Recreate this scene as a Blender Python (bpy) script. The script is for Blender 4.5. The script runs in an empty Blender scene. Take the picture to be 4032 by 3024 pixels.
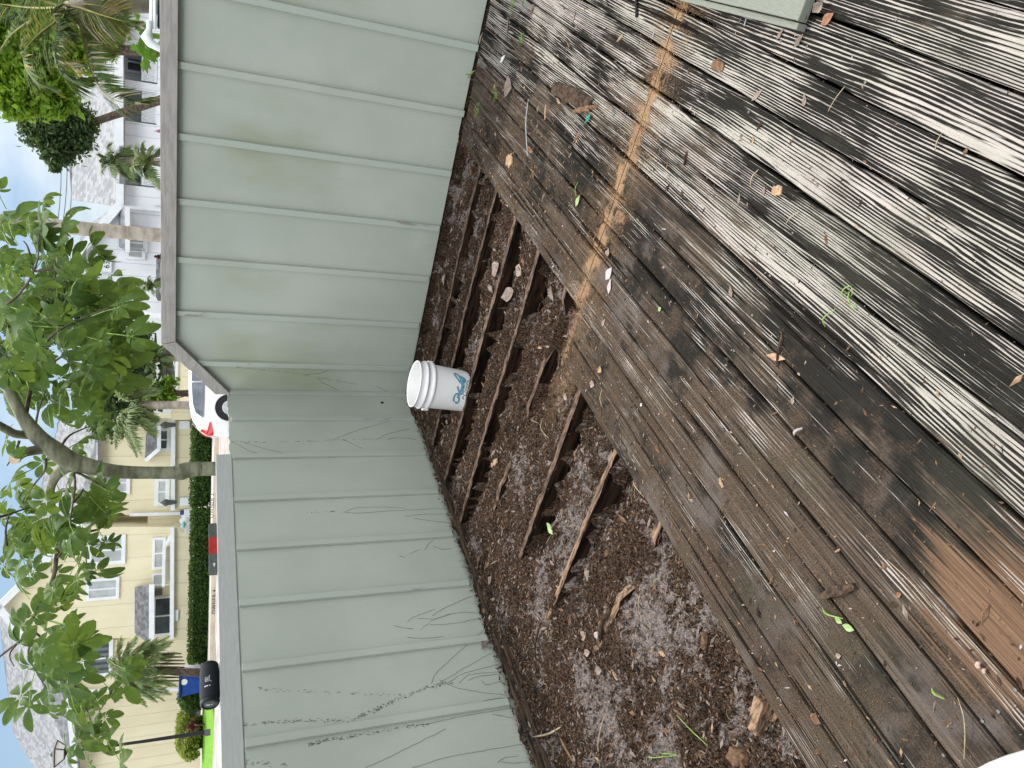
import bpy, math, random
import numpy as np
from mathutils import Vector, Matrix

# ------------------------------------------------------------------ camera, world, sun, exposure
SC = bpy.context.scene
COL = SC.collection
CAM = np.array([3.56281137, -4.7631, 1.6])
RW = np.array([0.80518428, 0.5926892, 0.01994467])
UW = np.array([-0.24827825, 0.30636849, 0.91896477])
FW = np.array([-0.53855008, 0.74488781, -0.39383493])
FOC = 2950.0
cd = bpy.data.cameras.new('camera'); cam = bpy.data.objects.new('camera', cd); COL.objects.link(cam)
cd.sensor_width = 36; cd.lens = 36 * FOC / 4032; cd.clip_start = .05; cd.clip_end = 1500
m = Matrix.Identity(4)
for i in range(3):
    m[i][0] = -UW[i]; m[i][1] = RW[i]; m[i][2] = -FW[i]; m[i][3] = CAM[i]
cam.matrix_world = m
SC.camera = cam
SC.view_settings.view_transform = 'Standard'; SC.view_settings.look = 'None'
SC.view_settings.gamma = 1; SC.view_settings.use_curve_mapping = False
SC.view_settings.exposure = 0.85

SUN_EL, SUN_AZ = math.radians(66), math.radians(118)     # azimuth counted from +X towards +Y
sdir = Vector((math.cos(SUN_EL) * math.cos(SUN_AZ), math.cos(SUN_EL) * math.sin(SUN_AZ), math.sin(SUN_EL)))
W = bpy.data.worlds.new('World'); SC.world = W; W.use_nodes = True
nt = W.node_tree; nt.nodes.clear()
def wn(t, **k):
    n = nt.nodes.new(t)
    for a, b in k.items(): setattr(n, a, b)
    return n
sky = wn('ShaderNodeTexSky', sky_type='NISHITA', sun_disc=False)
sky.sun_elevation = SUN_EL; sky.sun_rotation = math.pi / 2 - SUN_AZ; sky.air_density = 1.2; sky.dust_density = 2.2; sky.ozone_density = 1.5
tc = wn('ShaderNodeTexCoord'); mp = wn('ShaderNodeMapping'); mp.inputs['Scale'].default_value = (1, 1, 2.2)
nz = wn('ShaderNodeTexNoise'); nz.inputs['Scale'].default_value = 2.3; nz.inputs['Detail'].default_value = 7; nz.inputs['Roughness'].default_value = .55
rp = wn('ShaderNodeValToRGB'); rp.color_ramp.elements[0].position = .46; rp.color_ramp.elements[1].position = .66
mx = wn('ShaderNodeMix', data_type='RGBA'); mx.inputs[7].default_value = (4.2, 4.5, 4.8, 1)
bg = wn('ShaderNodeBackground'); bg.inputs['Strength'].default_value = 0.13
lowsky = wn('ShaderNodeMix', data_type='RGBA', blend_type='MULTIPLY'); lowsky.inputs[0].default_value = 1; lowsky.inputs[7].default_value = (.44, .50, .57, 1)
up = wn('ShaderNodeSeparateXYZ'); ur = wn('ShaderNodeMapRange', interpolation_type='SMOOTHSTEP'); ur.inputs[1].default_value = .36; ur.inputs[2].default_value = .50
u2 = wn('ShaderNodeMapRange', interpolation_type='SMOOTHSTEP'); u2.inputs[1].default_value = .55; u2.inputs[2].default_value = .88
hz = wn('ShaderNodeMix', data_type='RGBA'); hz.inputs[6].default_value = (19., 19.2, 19., 1); hz.inputs[7].default_value = (3.0, 3.2, 3.6, 1)      # unseen bright sky band added to lift the walls, dimmer at the zenith
over = wn('ShaderNodeMix', data_type='RGBA')
wo = wn('ShaderNodeOutputWorld')
L = nt.links.new
L(tc.outputs['Generated'], mp.inputs['Vector']); L(mp.outputs[0], nz.inputs['Vector']); L(nz.outputs['Fac'], rp.inputs[0])
L(rp.outputs[0], mx.inputs[0]); L(sky.outputs[0], lowsky.inputs[6]); L(lowsky.outputs[2], mx.inputs[6]); L(tc.outputs['Generated'], up.inputs[0]); L(up.outputs[2], ur.inputs[0]); L(ur.outputs[0], over.inputs[0]); L(up.outputs[2], u2.inputs[0]); L(u2.outputs[0], hz.inputs[0]); L(hz.outputs[2], over.inputs[7]); L(mx.outputs[2], over.inputs[6]); L(over.outputs[2], bg.inputs[0]); L(bg.outputs[0], wo.inputs[0])
sl = bpy.data.lights.new('sun', 'SUN'); sl.energy = 1.9; sl.angle = math.radians(1.6); sl.color = (1, .95, .87)
so = bpy.data.objects.new('sun', sl); COL.objects.link(so); so.rotation_euler = sdir.to_track_quat('Z', 'Y').to_euler()

rnd = random.Random(7); NR = np.random.RandomState(11)

# ------------------------------------------------------------------ survey helpers (photo measurement -> metres)
FH = np.array([FW[0], FW[1], 0]); FH /= np.linalg.norm(FH)
RH = np.array([FH[1], -FH[0], 0])
BGROT = math.atan2(RH[1], RH[0])
def ray(x, y): return FW + (1512 - y) / FOC * RW + (2016 - x) / FOC * UW
def g2w(x, y, z=0.):
    r = ray(x, y); return CAM + r * ((z - CAM[2]) / r[2])
def y2w(x, y, Y):
    r = ray(x, y); return CAM + r * ((Y - CAM[1]) / r[1])
def x2w(x, y, X):
    r = ray(x, y); return CAM + r * ((X - CAM[0]) / r[0])
def az(p, D):          # lateral offset and height of a sighting at horizontal distance D
    r = ray(*p); t = D / (r @ FH); return (float((r @ RH) * t), float(CAM[2] + r[2] * t))
def bg2w(a, D, z): return np.array([CAM[0], CAM[1], 0]) + FH * D + RH * a + np.array([0, 0, z])
def d2w(p, D): a, z = az(p, D); return bg2w(a, D, z)
def zf(x0, y0, s): return lambda X, Y: (x0 + X / s, y0 + Y / s)
Z1 = zf(0, 0, 2.212); Z2 = zf(0, 700, 2.212); Z3 = zf(0, 1400, 2.212); Z4 = zf(0, 2100, 1.795); ZD = zf(0, 0, 1 / 1.8228)
def lotz(D): return .05 + .0066 * D

# ------------------------------------------------------------------ mesh builder
class MB:
    def __init__(s): s.v = []; s.f = []; s.m = []
    def add(s, vs, fs, mi=0):
        o = len(s.v); s.v += [tuple(map(float, q)) for q in vs]; s.f += [tuple(o + i for i in f) for f in fs]; s.m += [mi] * len(fs); return s
    def box(s, x0, x1, y0, y1, z0, z1, mi=0):
        return s.add([(x0, y0, z0), (x1, y0, z0), (x1, y1, z0), (x0, y1, z0), (x0, y0, z1), (x1, y0, z1), (x1, y1, z1), (x0, y1, z1)],
                     [(0, 3, 2, 1), (4, 5, 6, 7), (0, 1, 5, 4), (1, 2, 6, 5), (2, 3, 7, 6), (3, 0, 4, 7)], mi)
    def prism(s, poly, axis, lo, hi, mi=0):     # poly in the two other axes, extruded along axis
        n = len(poly); P = []
        for h in (lo, hi):
            for a, b in poly:
                P.append({'x': (h, a, b), 'y': (a, h, b), 'z': (a, b, h)}[axis])
        F = [tuple(range(n)), tuple(range(2 * n - 1, n - 1, -1))] + [(i, i + n, (i + 1) % n + n, (i + 1) % n) for i in range(n)]
        return s.add(P, F, mi)
    def tube(s, pts, rad, n=8, mi=0, cap=True):
        pts = [np.array(p, float) for p in pts]; k = len(pts)
        if not hasattr(rad, '__len__'): rad = [rad] * k
        up = None; vs = []
        for i in range(k):
            t = pts[min(i + 1, k - 1)] - pts[max(i - 1, 0)]; t /= (np.linalg.norm(t) + 1e-9)
            if up is None:
                up = np.cross(t, [0, 0, 1.]) if abs(t[2]) < .95 else np.cross(t, [1., 0, 0])
            u = up - t * (up @ t); u /= (np.linalg.norm(u) + 1e-9); w = np.cross(t, u); up = u
            for j in range(n):
                q = 2 * math.pi * j / n; vs.append(pts[i] + rad[i] * (math.cos(q) * u + math.sin(q) * w))
        fs = [(i * n + j, i * n + (j + 1) % n, (i + 1) * n + (j + 1) % n, (i + 1) * n + j) for i in range(k - 1) for j in range(n)]
        if cap: fs += [tuple(range(n - 1, -1, -1)), tuple((k - 1) * n + j for j in range(n))]
        return s.add(vs, fs, mi)
    def lathe(s, prof, n=40, M=None, mi=0):
        vs = []
        for r, h in prof:
            for j in range(n):
                q = 2 * math.pi * j / n; vs.append((r * math.cos(q), r * math.sin(q), h))
        if M is not None: vs = [tuple(M @ Vector(v)) for v in vs]
        k = len(prof)
        fs = [(i * n + j, i * n + (j + 1) % n, (i + 1) * n + (j + 1) % n, (i + 1) * n + j) for i in range(k - 1) for j in range(n)]
        return s.add(vs, fs, mi)
    def np_add(s, V, F, mi):                    # V (N,k,3), F faces of one copy, mi per copy
        N, k, _ = V.shape; o = len(s.v)
        s.v += [tuple(q) for q in V.reshape(-1, 3).tolist()]
        for i in range(N):
            b = o + i * k
            for f in F: s.f.append(tuple(b + j for j in f)); s.m.append(int(mi[i]) if hasattr(mi, '__len__') else mi)
        return s

class Thing:
    pass
def _props(o, label, cat, group, kind):
    if label: o['label'] = label
    if cat: o['category'] = cat
    if group: o['group'] = group
    if kind: o['kind'] = kind
def thing(name, label, cat, base=(0, 0, 0), frame='yard', group=None, kind=None):
    o = bpy.data.objects.new(name, None); COL.objects.link(o); o.empty_display_size = .1
    if frame == 'bg':
        o.location = tuple(bg2w(*base)); o.rotation_euler = (0, 0, BGROT)
    else: o.location = tuple(base)
    _props(o, label, cat, group, kind)
    t = Thing(); t.o = o; t.base = np.array(base, float); return t
def mesh(name, mb, mats, base=(0, 0, 0), smooth=False):
    me = bpy.data.meshes.new(name); b = base
    me.from_pydata([(x - b[0], y - b[1], z - b[2]) for x, y, z in mb.v], [], mb.f)
    if not isinstance(mats, (list, tuple)): mats = [mats]
    for q in mats: me.materials.append(q)
    if len(mats) > 1: me.polygons.foreach_set('material_index', mb.m)
    if smooth: me.polygons.foreach_set('use_smooth', [True] * len(me.polygons))
    me.update(); return me
def part(T, name, mb, mats, label=None, smooth=False, bevel=0, kind=None, parent=None):
    o = bpy.data.objects.new(name, mesh(name, mb, mats, T.base, smooth)); COL.objects.link(o)
    o.parent = parent or T.o
    _props(o, label, None, None, kind)
    if bevel: _bev(o, bevel)
    return o
def _bev(o, w):
    b = o.modifiers.new('bevel', 'BEVEL'); b.width = w; b.segments = 2; b.limit_method = 'ANGLE'
def single(name, mb, mats, label=None, cat=None, base=None, frame='yard', group=None, kind=None, smooth=False, bevel=0):
    if base is None:
        v = np.array(mb.v); base = (v[:, 0].mean(), v[:, 1].mean(), v[:, 2].min())
    if frame == 'bg':
        o = bpy.data.objects.new(name, mesh(name, mb, mats, base, smooth)); o.location = tuple(bg2w(*base)); o.rotation_euler = (0, 0, BGROT)
    else:
        o = bpy.data.objects.new(name, mesh(name, mb, mats, base, smooth)); o.location = tuple(base)
    COL.objects.link(o); _props(o, label, cat, group, kind)
    if bevel: _bev(o, bevel)
    return o
def text_mb(body, size, extrude=.001, shear=0., spacing=1., cuts=0):
    c = bpy.data.curves.new('lettering', 'FONT'); c.body = body; c.size = size; c.extrude = extrude; c.shear = shear
    c.align_x = 'CENTER'; c.align_y = 'CENTER'; c.space_character = spacing; c.resolution_u = 4
    o = bpy.data.objects.new('lettering', c); COL.objects.link(o)
    dg = bpy.context.evaluated_depsgraph_get(); me = bpy.data.meshes.new_from_object(o.evaluated_get(dg))
    if cuts:
        import bmesh
        b = bmesh.new(); b.from_mesh(me); bmesh.ops.triangulate(b, faces=b.faces)
        for _ in range(cuts): bmesh.ops.subdivide_edges(b, edges=b.edges, cuts=1, use_grid_fill=True)
        b.to_mesh(me); b.free()
    mb = MB(); mb.v = [tuple(v.co) for v in me.vertices]; mb.f = [tuple(p.vertices) for p in me.polygons]; mb.m = [0] * len(mb.f)
    bpy.data.objects.remove(o); bpy.data.curves.remove(c); bpy.data.meshes.remove(me); return mb
def xform(mb, f): mb.v = [tuple(f(*v)) for v in mb.v]; return mb

# ------------------------------------------------------------------ materials
class NT:
    def __init__(s, name):
        s.m = bpy.data.materials.new(name); s.m.use_nodes = True; s.t = s.m.node_tree; s.b = s.t.nodes['Principled BSDF']
        s.out = s.t.nodes['Material Output']
    def n(s, t, **k):
        q = s.t.nodes.new(t)
        for a, b in k.items(): setattr(q, a, b)
        return q
    def lk(s, a, b): s.t.links.new(a, b)
    def put(s, inp, v):
        if isinstance(v, bpy.types.NodeSocket): s.lk(v, inp)
        elif isinstance(v, tuple): inp.default_value = v if len(v) == len(inp.default_value) else v + (1,)
        else: inp.default_value = v
    def pos(s): return s.n('ShaderNodeNewGeometry').outputs['Position']
    def objc(s): return s.n('ShaderNodeTexCoord').outputs['Object']
    def rand(s): return s.n('ShaderNodeObjectInfo').outputs['Random']
    def math(s, op, a, b=0., c=0., clamp=False):
        q = s.n('ShaderNodeMath', operation=op, use_clamp=clamp); s.put(q.inputs[0], a); s.put(q.inputs[1], b); s.put(q.inputs[2], c); return q.outputs[0]
    def xyz(s, v): q = s.n('ShaderNodeSeparateXYZ'); s.lk(v, q.inputs[0]); return q.outputs
    def vec(s, x, y, z):
        q = s.n('ShaderNodeCombineXYZ')
        for i, v in enumerate((x, y, z)): s.put(q.inputs[i], v)
        return q.outputs[0]
    def scale(s, v, sc): q = s.n('ShaderNodeVectorMath', operation='MULTIPLY'); s.lk(v, q.inputs[0]); q.inputs[1].default_value = sc; return q.outputs[0]
    def noise(s, v, scale=1., detail=3., rough=.5, dist=0.):
        q = s.n('ShaderNodeTexNoise'); s.lk(v, q.inputs['Vector']); q.inputs['Scale'].default_value = scale; q.inputs['Detail'].default_value = detail
        q.inputs['Roughness'].default_value = rough; q.inputs['Distortion'].default_value = dist; return q.outputs['Fac']
    def vor(s, v, scale=1., feature='F1'):
        q = s.n('ShaderNodeTexVoronoi', feature=feature); s.lk(v, q.inputs['Vector']); q.inputs['Scale'].default_value = scale; return q.outputs['Distance']
    def ss(s, v, lo, hi):
        q = s.n('ShaderNodeMapRange', interpolation_type='SMOOTHSTEP'); s.put(q.inputs[0], v); q.inputs[1].default_value = lo; q.inputs[2].default_value = hi; return q.outputs[0]
    def mix(s, f, a, b, mode='MIX'):
        q = s.n('ShaderNodeMix', data_type='RGBA', blend_type=mode); s.put(q.inputs[0], f); s.put(q.inputs[6], a); s.put(q.inputs[7], b); return q.outputs[2]
    def bump(s, h, st=.5, dist=.01, nrm=None):
        q = s.n('ShaderNodeBump'); q.inputs['Strength'].default_value = st; q.inputs['Distance'].default_value = dist; s.lk(h, q.inputs['Height'])
        if nrm is not None: s.lk(nrm, q.inputs['Normal'])
        return q.outputs[0]
    def fin(s, col, rough=.8, nrm=None, spec=.3, metal=0.):
        s.put(s.b.inputs['Base Color'], col); s.put(s.b.inputs['Roughness'], rough); s.put(s.b.inputs['Specular IOR Level'], spec); s.put(s.b.inputs['Metallic'], metal)
        if nrm is not None: s.lk(nrm, s.b.inputs['Normal'])
        return s.m

def mvar(name, c1, c2, scale=20, stretch=(1, 1, 1), rough=.8, bump=.3, bdist=.003, spec=.2, detail=4, lo=.35, hi=.65, metal=0., world=False):
    n = NT(name); v = n.scale(n.pos() if world else n.objc(), stretch); f = n.noise(v, scale, detail, .6)
    return n.fin(n.mix(n.ss(f, lo, hi), c1, c2), rough, n.bump(f, bump, bdist) if bump else None, spec, metal)

def leafmat(name, c1, c2, c3=None, scale=3., trans=.45, rough=.45):
    n = NT(name); p = n.pos(); f = n.noise(p, scale, 3, .6); col = n.mix(n.ss(f, .35, .65), c1, c2)
    if c3:
        g = n.noise(p, scale * 7, 2, .5); col = n.mix(n.ss(g, .55, .7), col, c3)
    n.fin(col, rough, None, .16)
    tr = n.n('ShaderNodeBsdfTranslucent'); tcol = n.mix(.35, col, (.30, .38, .05, 1), 'MIX'); n.lk(tcol, tr.inputs[0])
    ms = n.n('ShaderNodeMixShader'); ms.inputs[0].default_value = trans; n.lk(n.b.outputs[0], ms.inputs[1]); n.lk(tr.outputs[0], ms.inputs[2]); n.lk(ms.outputs[0], n.out.inputs[0])
    return n.m

def deck_material():
    n = NT('weathered_deck'); P = n.pos(); x, y, z = n.xyz(P); r = n.rand()
    r50 = n.math('MULTIPLY', r, 71.)
    # growth rings cut lengthwise: contours of a stretched field
    f1 = n.noise(n.vec(n.math('MULTIPLY', x, 5.), n.math('MULTIPLY', y, .55), r50), 1, 1.2, .4)
    wob = n.noise(n.vec(n.math('MULTIPLY', x, 9.), n.math('MULTIPLY', y, 2.2), r50), 1, 2, .5)
    ph = n.math('ADD', n.math('MULTIPLY', x, 118.), n.math('MULTIPLY', f1, 11.)); ph = n.math('ADD', ph, n.math('MULTIPLY', wob, 1.5))
    wob2 = n.noise(n.vec(n.math('MULTIPLY', x, 40.), n.math('MULTIPLY', y, 1.6), r50), 1, 2, .6); ph = n.math('ADD', ph, n.math('MULTIPLY', wob2, 1.6))
    ring = n.math('MULTIPLY_ADD', n.math('SINE', n.math('MULTIPLY', ph, 6.2832)), .5, .5)
    fib = n.noise(n.vec(n.math('MULTIPLY', x, 330.), n.math('MULTIPLY', y, 3.5), r50), 1, 3, .6)
    fib2 = n.noise(n.vec(n.math('MULTIPLY', x, 135.), n.math('MULTIPLY', y, 1.3), r50), 1, 3, .6)
    ridge = n.math('ADD', n.math('MULTIPLY', ring, n.math('MULTIPLY_ADD', wob, .5, .10)), n.math('MULTIPLY', n.math('ADD', fib, fib2), .44))      # about .2 - .85
    # where worn white paint survives and where black lichen has taken over
    big = n.noise(n.vec(n.math('MULTIPLY', x, 4.2), n.math('MULTIPLY', y, 1.5), n.math('MULTIPLY', r, 13.)), 1, 4, .6)
    big2 = n.noise(n.vec(n.math('MULTIPLY', x, 32.), n.math('MULTIPLY', y, 1.2), r50), 1, 6, .75)
    worn = n.math('ADD', n.math('MULTIPLY', big, 1.0), n.math('MULTIPLY', big2, 1.15))
    worn = n.math('ADD', worn, n.math('MULTIPLY', n.ss(x, 2.1, 3.3), .20))
    worn = n.math('ADD', worn, n.math('MULTIPLY', n.math('SUBTRACT', r, .5), .16))
    worn = n.math('SUBTRACT', worn, 1.305)
    wh = n.ss(n.math('ADD', ridge, n.math('MULTIPLY', worn, 1.25)), .60, .74)
    tint = n.noise(n.scale(P, (6, 2, 1)), 1, 2, .5)
    white = n.mix(n.ss(tint, .4, .6), (.36, .325, .30, 1), (.33, .315, .275, 1))
    grey = n.mix(n.ss(fib2, .4, .65), (.040, .030, .023, 1), (.135, .106, .083, 1))
    black = n.mix(fib, (.008, .008, .007, 1), (.030, .028, .025, 1))
    lich = n.ss(n.math('ADD', n.noise(n.vec(n.math('MULTIPLY', x, 3.), n.math('MULTIPLY', y, 1.3), n.math('MULTIPLY', r, 9.)), 1, 5, .65), n.math('MULTIPLY', n.ss(x, 2.2, 3.6), .17)), .47, .56)
    und = n.mix(lich, grey, black)
    und = n.mix(n.math('MULTIPLY', n.ss(n.math('SUBTRACT', 1., ridge), .42, .62), .8), und, (.012, .011, .010, 1))
    col = n.mix(wh, und, white)
    # dry brown dirt trodden over the boards beside the hole
    dn = n.noise(P, 7., 5, .65); dz = n.math('SUBTRACT', 1., n.ss(x, 2.1, 3.35))
    dirt = n.ss(n.math('ADD', n.math('ADD', dn, n.math('MULTIPLY', dz, .36)), n.math('MULTIPLY', ridge, -.18)), .60, .80)
    gr = n.noise(P, 260., 3, .7); dcol = n.mix(n.ss(gr, .35, .7), (.030, .021, .015, 1), (.12, .087, .063, 1))
    dcol = n.mix(n.ss(n.noise(P, 2.7, 3, .6), .5, .68), dcol, n.mix(gr, (.07, .06, .055, 1), (.15, .13, .12, 1)))
    col = n.mix(n.math('MULTIPLY', dirt, .82), col, dcol)
    # greenish algae film toward the left boards
    ga = n.math('MULTIPLY', n.ss(n.noise(P, 3.1, 4, .6), .5, .62), n.math('SUBTRACT', 1., n.ss(y, -3.3, -2.5)))
    col = n.mix(n.math('MULTIPLY', ga, .22), col, (.058, .058, .040, 1))
    # bare brown stain still on the wood at the near end
    dx = n.math('SUBTRACT', x, 2.56); dy = n.math('ADD', y, 4.22)
    rr = n.math('SQRT', n.math('ADD', n.math('MULTIPLY', n.math('MULTIPLY', dx, dx), 4.5), n.math('MULTIPLY', n.math('MULTIPLY', dy, dy), 1.8)))
    st = n.ss(n.math('ADD', n.math('SUBTRACT', n.math('MULTIPLY', n.math('ADD', fib2, big2), .75), rr), .0), .36, .52)
    bcol = n.mix(n.ss(fib, .35, .65), (.095, .058, .038, 1), (.17, .105, .066, 1))
    col = n.mix(n.math('MULTIPLY', st, n.ss(n.math('SUBTRACT', 1., wh), .2, .7)), col, bcol)
    # saw dust thrown along the saw cut
    wv = n.math('MULTIPLY', n.math('SUBTRACT', n.noise(n.vec(n.math('MULTIPLY', x, 4.), 0., 3.), 1, 3, .6), .5), .10)
    ad = n.math('ABSOLUTE', n.math('ADD', n.math('ADD', y, 2.128), wv))
    inx = n.math('MULTIPLY', n.ss(x, 1.70, 1.83), n.math('SUBTRACT', 1., n.ss(x, 3.45, 3.62)))
    cl = n.noise(P, 13., 4, .7); sg = n.noise(P, 330., 2, .6)
    line = n.ss(n.math('ADD', n.math('ADD', n.math('SUBTRACT', .052, ad), n.math('MULTIPLY', n.math('SUBTRACT', cl, .5), .30)), n.math('MULTIPLY', n.math('SUBTRACT', sg, .5), .16)), .0, .03)
    wide = n.math('MULTIPLY', n.ss(n.math('ADD', n.math('SUBTRACT', .20, ad), n.math('MULTIPLY', n.math('SUBTRACT', sg, .5), .9)), .04, .24), .75)
    dust = n.math('MULTIPLY', n.math('MAXIMUM', n.math('MULTIPLY', line, .93), n.math('MULTIPLY', wide, n.ss(cl, .35, .6))), inx)
    col = n.mix(dust, col, n.mix(n.ss(sg, .3, .7), (.20, .12, .065, 1), (.36, .235, .14, 1)))
    kerf = n.math('MULTIPLY', n.math('SUBTRACT', 1., n.ss(n.math('ABSOLUTE', n.math('ADD', y, 2.125)), .0015, .0035)), inx)
    col = n.mix(kerf, col, (.02, .014, .01, 1))
    # cracks
    cr = n.ss(n.noise(n.vec(n.math('MULTIPLY', x, 45.), n.math('MULTIPLY', y, 1.1), r50), 1, 2, .5, .3), .655, .675)
    col = n.mix(n.math('MULTIPLY', cr, .9), col, (.006, .005, .004, 1))
    h = n.math('ADD', n.math('MULTIPLY', ridge, 1.1), n.math('MULTIPLY', gr, .15)); h = n.math('SUBTRACT', h, n.math('MULTIPLY', cr, 1.))
    h = n.math('ADD', h, n.math('MULTIPLY', dust, .5))
    return n.fin(col, .92, n.bump(h, .85, .006), .04)

def soil_material(name='yard_soil', grey_amt=1.):
    n = NT(name); P = n.pos(); x, y, z = n.xyz(P)
    a = n.noise(P, 3.2, 6, .65); b = n.noise(n.scale(P, (1, 1.6, 1)), 26., 5, .7, .6); c = n.noise(n.scale(P, (1.6, 1, 1)), 95., 4, .7, 1.); v = n.vor(P, 75.)
    col = n.mix(n.ss(c, .40, .66), (.009, .006, .0045, 1), (.145, .095, .066, 1))
    gp = n.ss(n.math('ADD', n.math('ADD', n.math('MULTIPLY', a, .62), n.math('MULTIPLY', b, .40)), n.math('MULTIPLY', n.math('SUBTRACT', 1., n.ss(y, -3.9, -2.0)), .045)), .545, .605)
    gc = n.mix(n.ss(c, .3, .7), (.07, .057, .052, 1), (.42, .36, .34, 1))
    gc = n.mix(n.ss(v, .0, .22), (.05, .042, .04, 1), gc)
    col = n.mix(n.math('MULTIPLY', gp, .9 * grey_amt), col, gc)
    dk = n.ss(n.noise(P, 9., 4, .7), .56, .68); col = n.mix(n.math('MULTIPLY', dk, .7), col, (.016, .011, .009, 1))
    ad = n.math('ABSOLUTE', n.math('ADD', y, 2.15)); sg = n.noise(P, 150., 3, .7)
    du = n.math('MULTIPLY', n.ss(n.math('SUBTRACT', n.math('MULTIPLY', sg, .34), ad), .06, .15), n.math('MULTIPLY', n.ss(x, 1.3, 1.8), .45))
    col = n.mix(du, col, (.34, .22, .12, 1))
    h = n.math('ADD', n.math('MULTIPLY', b, .7), n.math('ADD', n.math('MULTIPLY', c, .7), n.math('MULTIPLY', v, .3)))
    return n.fin(col, .97, n.bump(h, 1., .02), .02)

def fence_paint(name, axis, green=.3):
    n = NT(name); P = n.pos(); x, y, z = n.xyz(P); u = x if axis == 'x' else y
    g = n.noise(n.vec(n.math('MULTIPLY', u, 150.), n.math('MULTIPLY', z, 9.), 2.), 1, 4, .65, .4)
    g2 = n.noise(n.vec(n.math('MULTIPLY', u, 42.), n.math('MULTIPLY', z, 4.), 5.), 1, 3, .6, 1.2)
    t = n.noise(n.vec(n.math('MULTIPLY', u, 1.7), n.math('MULTIPLY', z, 1.3), 7.), 1, 4, .6)
    col = n.mix(n.ss(t, .35, .65), (.362, .396, .345, 1), (.402, .436, .384, 1))
    gs = n.ss(n.math('ADD', n.noise(n.vec(n.math('MULTIPLY', u, 1.9), n.math('MULTIPLY', z, .8), 14.), 1, 3, .55), n.math('MULTIPLY', g, .16)), .50, .78)
    zz = n.math('MULTIPLY', n.ss(z, .35, .8), n.math('SUBTRACT', 1., n.ss(z, 1.25, 1.6)))
    col = n.mix(n.math('MULTIPLY', n.math('MULTIPLY', gs, zz), green), col, (.25, .28, .15, 1))
    dirt = n.math('MULTIPLY', n.math('SUBTRACT', 1., n.ss(z, .0, .16)), n.ss(n.math('ADD', g, t), .85, 1.35)); col = n.mix(n.math('MULTIPLY', dirt, .35), col, (.20, .18, .12, 1))
    lo = n.math('MULTIPLY', n.math('SUBTRACT', 1., n.ss(n.math('ADD', z, n.math('MULTIPLY', g2, -.05)), -.07, -.02)), .6); col = n.mix(lo, col, (.07, .055, .04, 1))
    sp = n.ss(n.noise(P, 55., 3, .6), .70, .76); col = n.mix(n.math('MULTIPLY', sp, .35), col, (.16, .17, .15, 1))
    h = n.math('ADD', n.math('MULTIPLY', g, .6), n.math('MULTIPLY', g2, .8))
    return n.fin(col, .62, n.bump(h, .42, .004), .3)

def weathered_batten(axis):
    n = NT('worn_batten_paint'); P = n.pos(); x, y, z = n.xyz(P)
    w = n.noise(n.scale(P, (9, 9, 2.2)), 1, 5, .65); col = n.mix(n.ss(w, .60, .68), (.375, .418, .37, 1), (.26, .235, .21, 1))
    g = n.noise(n.scale(P, (60, 60, 5)), 1, 4, .6); rough_b = n.noise(P, 160., 3, .7)
    return n.fin(col, .6, n.bump(n.math('ADD', g, n.math('MULTIPLY', rough_b, .6)), .5, .004), .35)

M = {}
M['deck'] = deck_material(); M['soil'] = soil_material(); M['paint_x'] = fence_paint('fence_paint_tall', 'x', .55); M['paint_y'] = fence_paint('fence_paint_low', 'y', .12)
M['batten'] = weathered_batten('x')
M['bare_rail'] = mvar('bare_grey_wood', (.30, .28, .26), (.38, .36, .335), 6, (1.5, 9, 12), .8, .3, .002, world=True)
M['rail_paint'] = mvar('grey_rail_paint', (.36, .38, .36), (.40, .42, .40), 12, (9, 1, 9), .55, .2, .002, world=True)
M['joist'] = mvar('rotten_joist_wood', (.025, .017, .013), (.19, .125, .09), 9, (2.2, 7, 7), .85, .7, .012, world=True, lo=.3, hi=.7)
M['joist_light'] = mvar('split_joist_wood', (.045, .028, .02), (.30, .19, .12), 26, (.5, 4, 4), .8, .7, .01, world=True)
M['sill'] = mvar('dark_sill_wood', (.012, .009, .007), (.085, .055, .036), 8, (8, .7, 8), .85, .6, .008, world=True)
M['shaded_rot'] = mvar('shaded_wet_rot_wood', (.004, .003, .0025), (.030, .017, .011), 7, (.6, 6, 6), .9, .7, .01, world=True, spec=.05)  # near-black side colour: wet rotten wood with the joists' shade painted in
M['chip_root'] = mvar('dry_root_brown', (.045, .04, .033), (.10, .09, .075), 30, rough=.9)
M['black'] = mvar('black_rot', (.006, .005, .005), (.02, .017, .015), 30, rough=.9, bump=.5)
M['steel'] = mvar('old_galvanised_steel', (.09, .085, .08), (.2, .19, .18), 60, rough=.5, metal=.6, bump=.1)
M['pail'] = mvar('white_pail_plastic', (.74, .73, .73), (.78, .775, .77), 6, rough=.32, bump=.02, spec=.5)
M['ink_blue'] = mvar('light_blue_ink', (.13, .42, .58), (.16, .46, .62), 6, rough=.5, bump=0)
M['ink_navy'] = mvar('navy_ink', (.008, .02, .045), (.01, .025, .05), 6, rough=.5, bump=0)
M['ink_black'] = mvar('black_ink', (.012, .012, .014), (.02, .02, .02), 6, rough=.5, bump=0)
M['spk'] = mvar('black_speaker_fabric', (.010, .012, .016), (.022, .025, .031), 700, rough=.75, bump=.6, bdist=.0008)
M['spk_rubber'] = mvar('black_rubber', (.012, .012, .014), (.02, .02, .022), 40, rough=.5, bump=.1)
M['silver'] = mvar('silver_print', (.42, .44, .47), (.5, .52, .55), 30, rough=.35, bump=0)
M['white_plastic'] = mvar('white_plastic', (.62, .64, .62), (.70, .72, .70), 18, rough=.5, bump=.25, bdist=.002)
M['red'] = mvar('red_plastic', (.33, .018, .022), (.40, .03, .03), 20, rough=.45, bump=.05)
M['darkgrey'] = mvar('dark_grey_plastic', (.07, .078, .075), (.095, .105, .10), 20, rough=.6, bump=.1)

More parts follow.
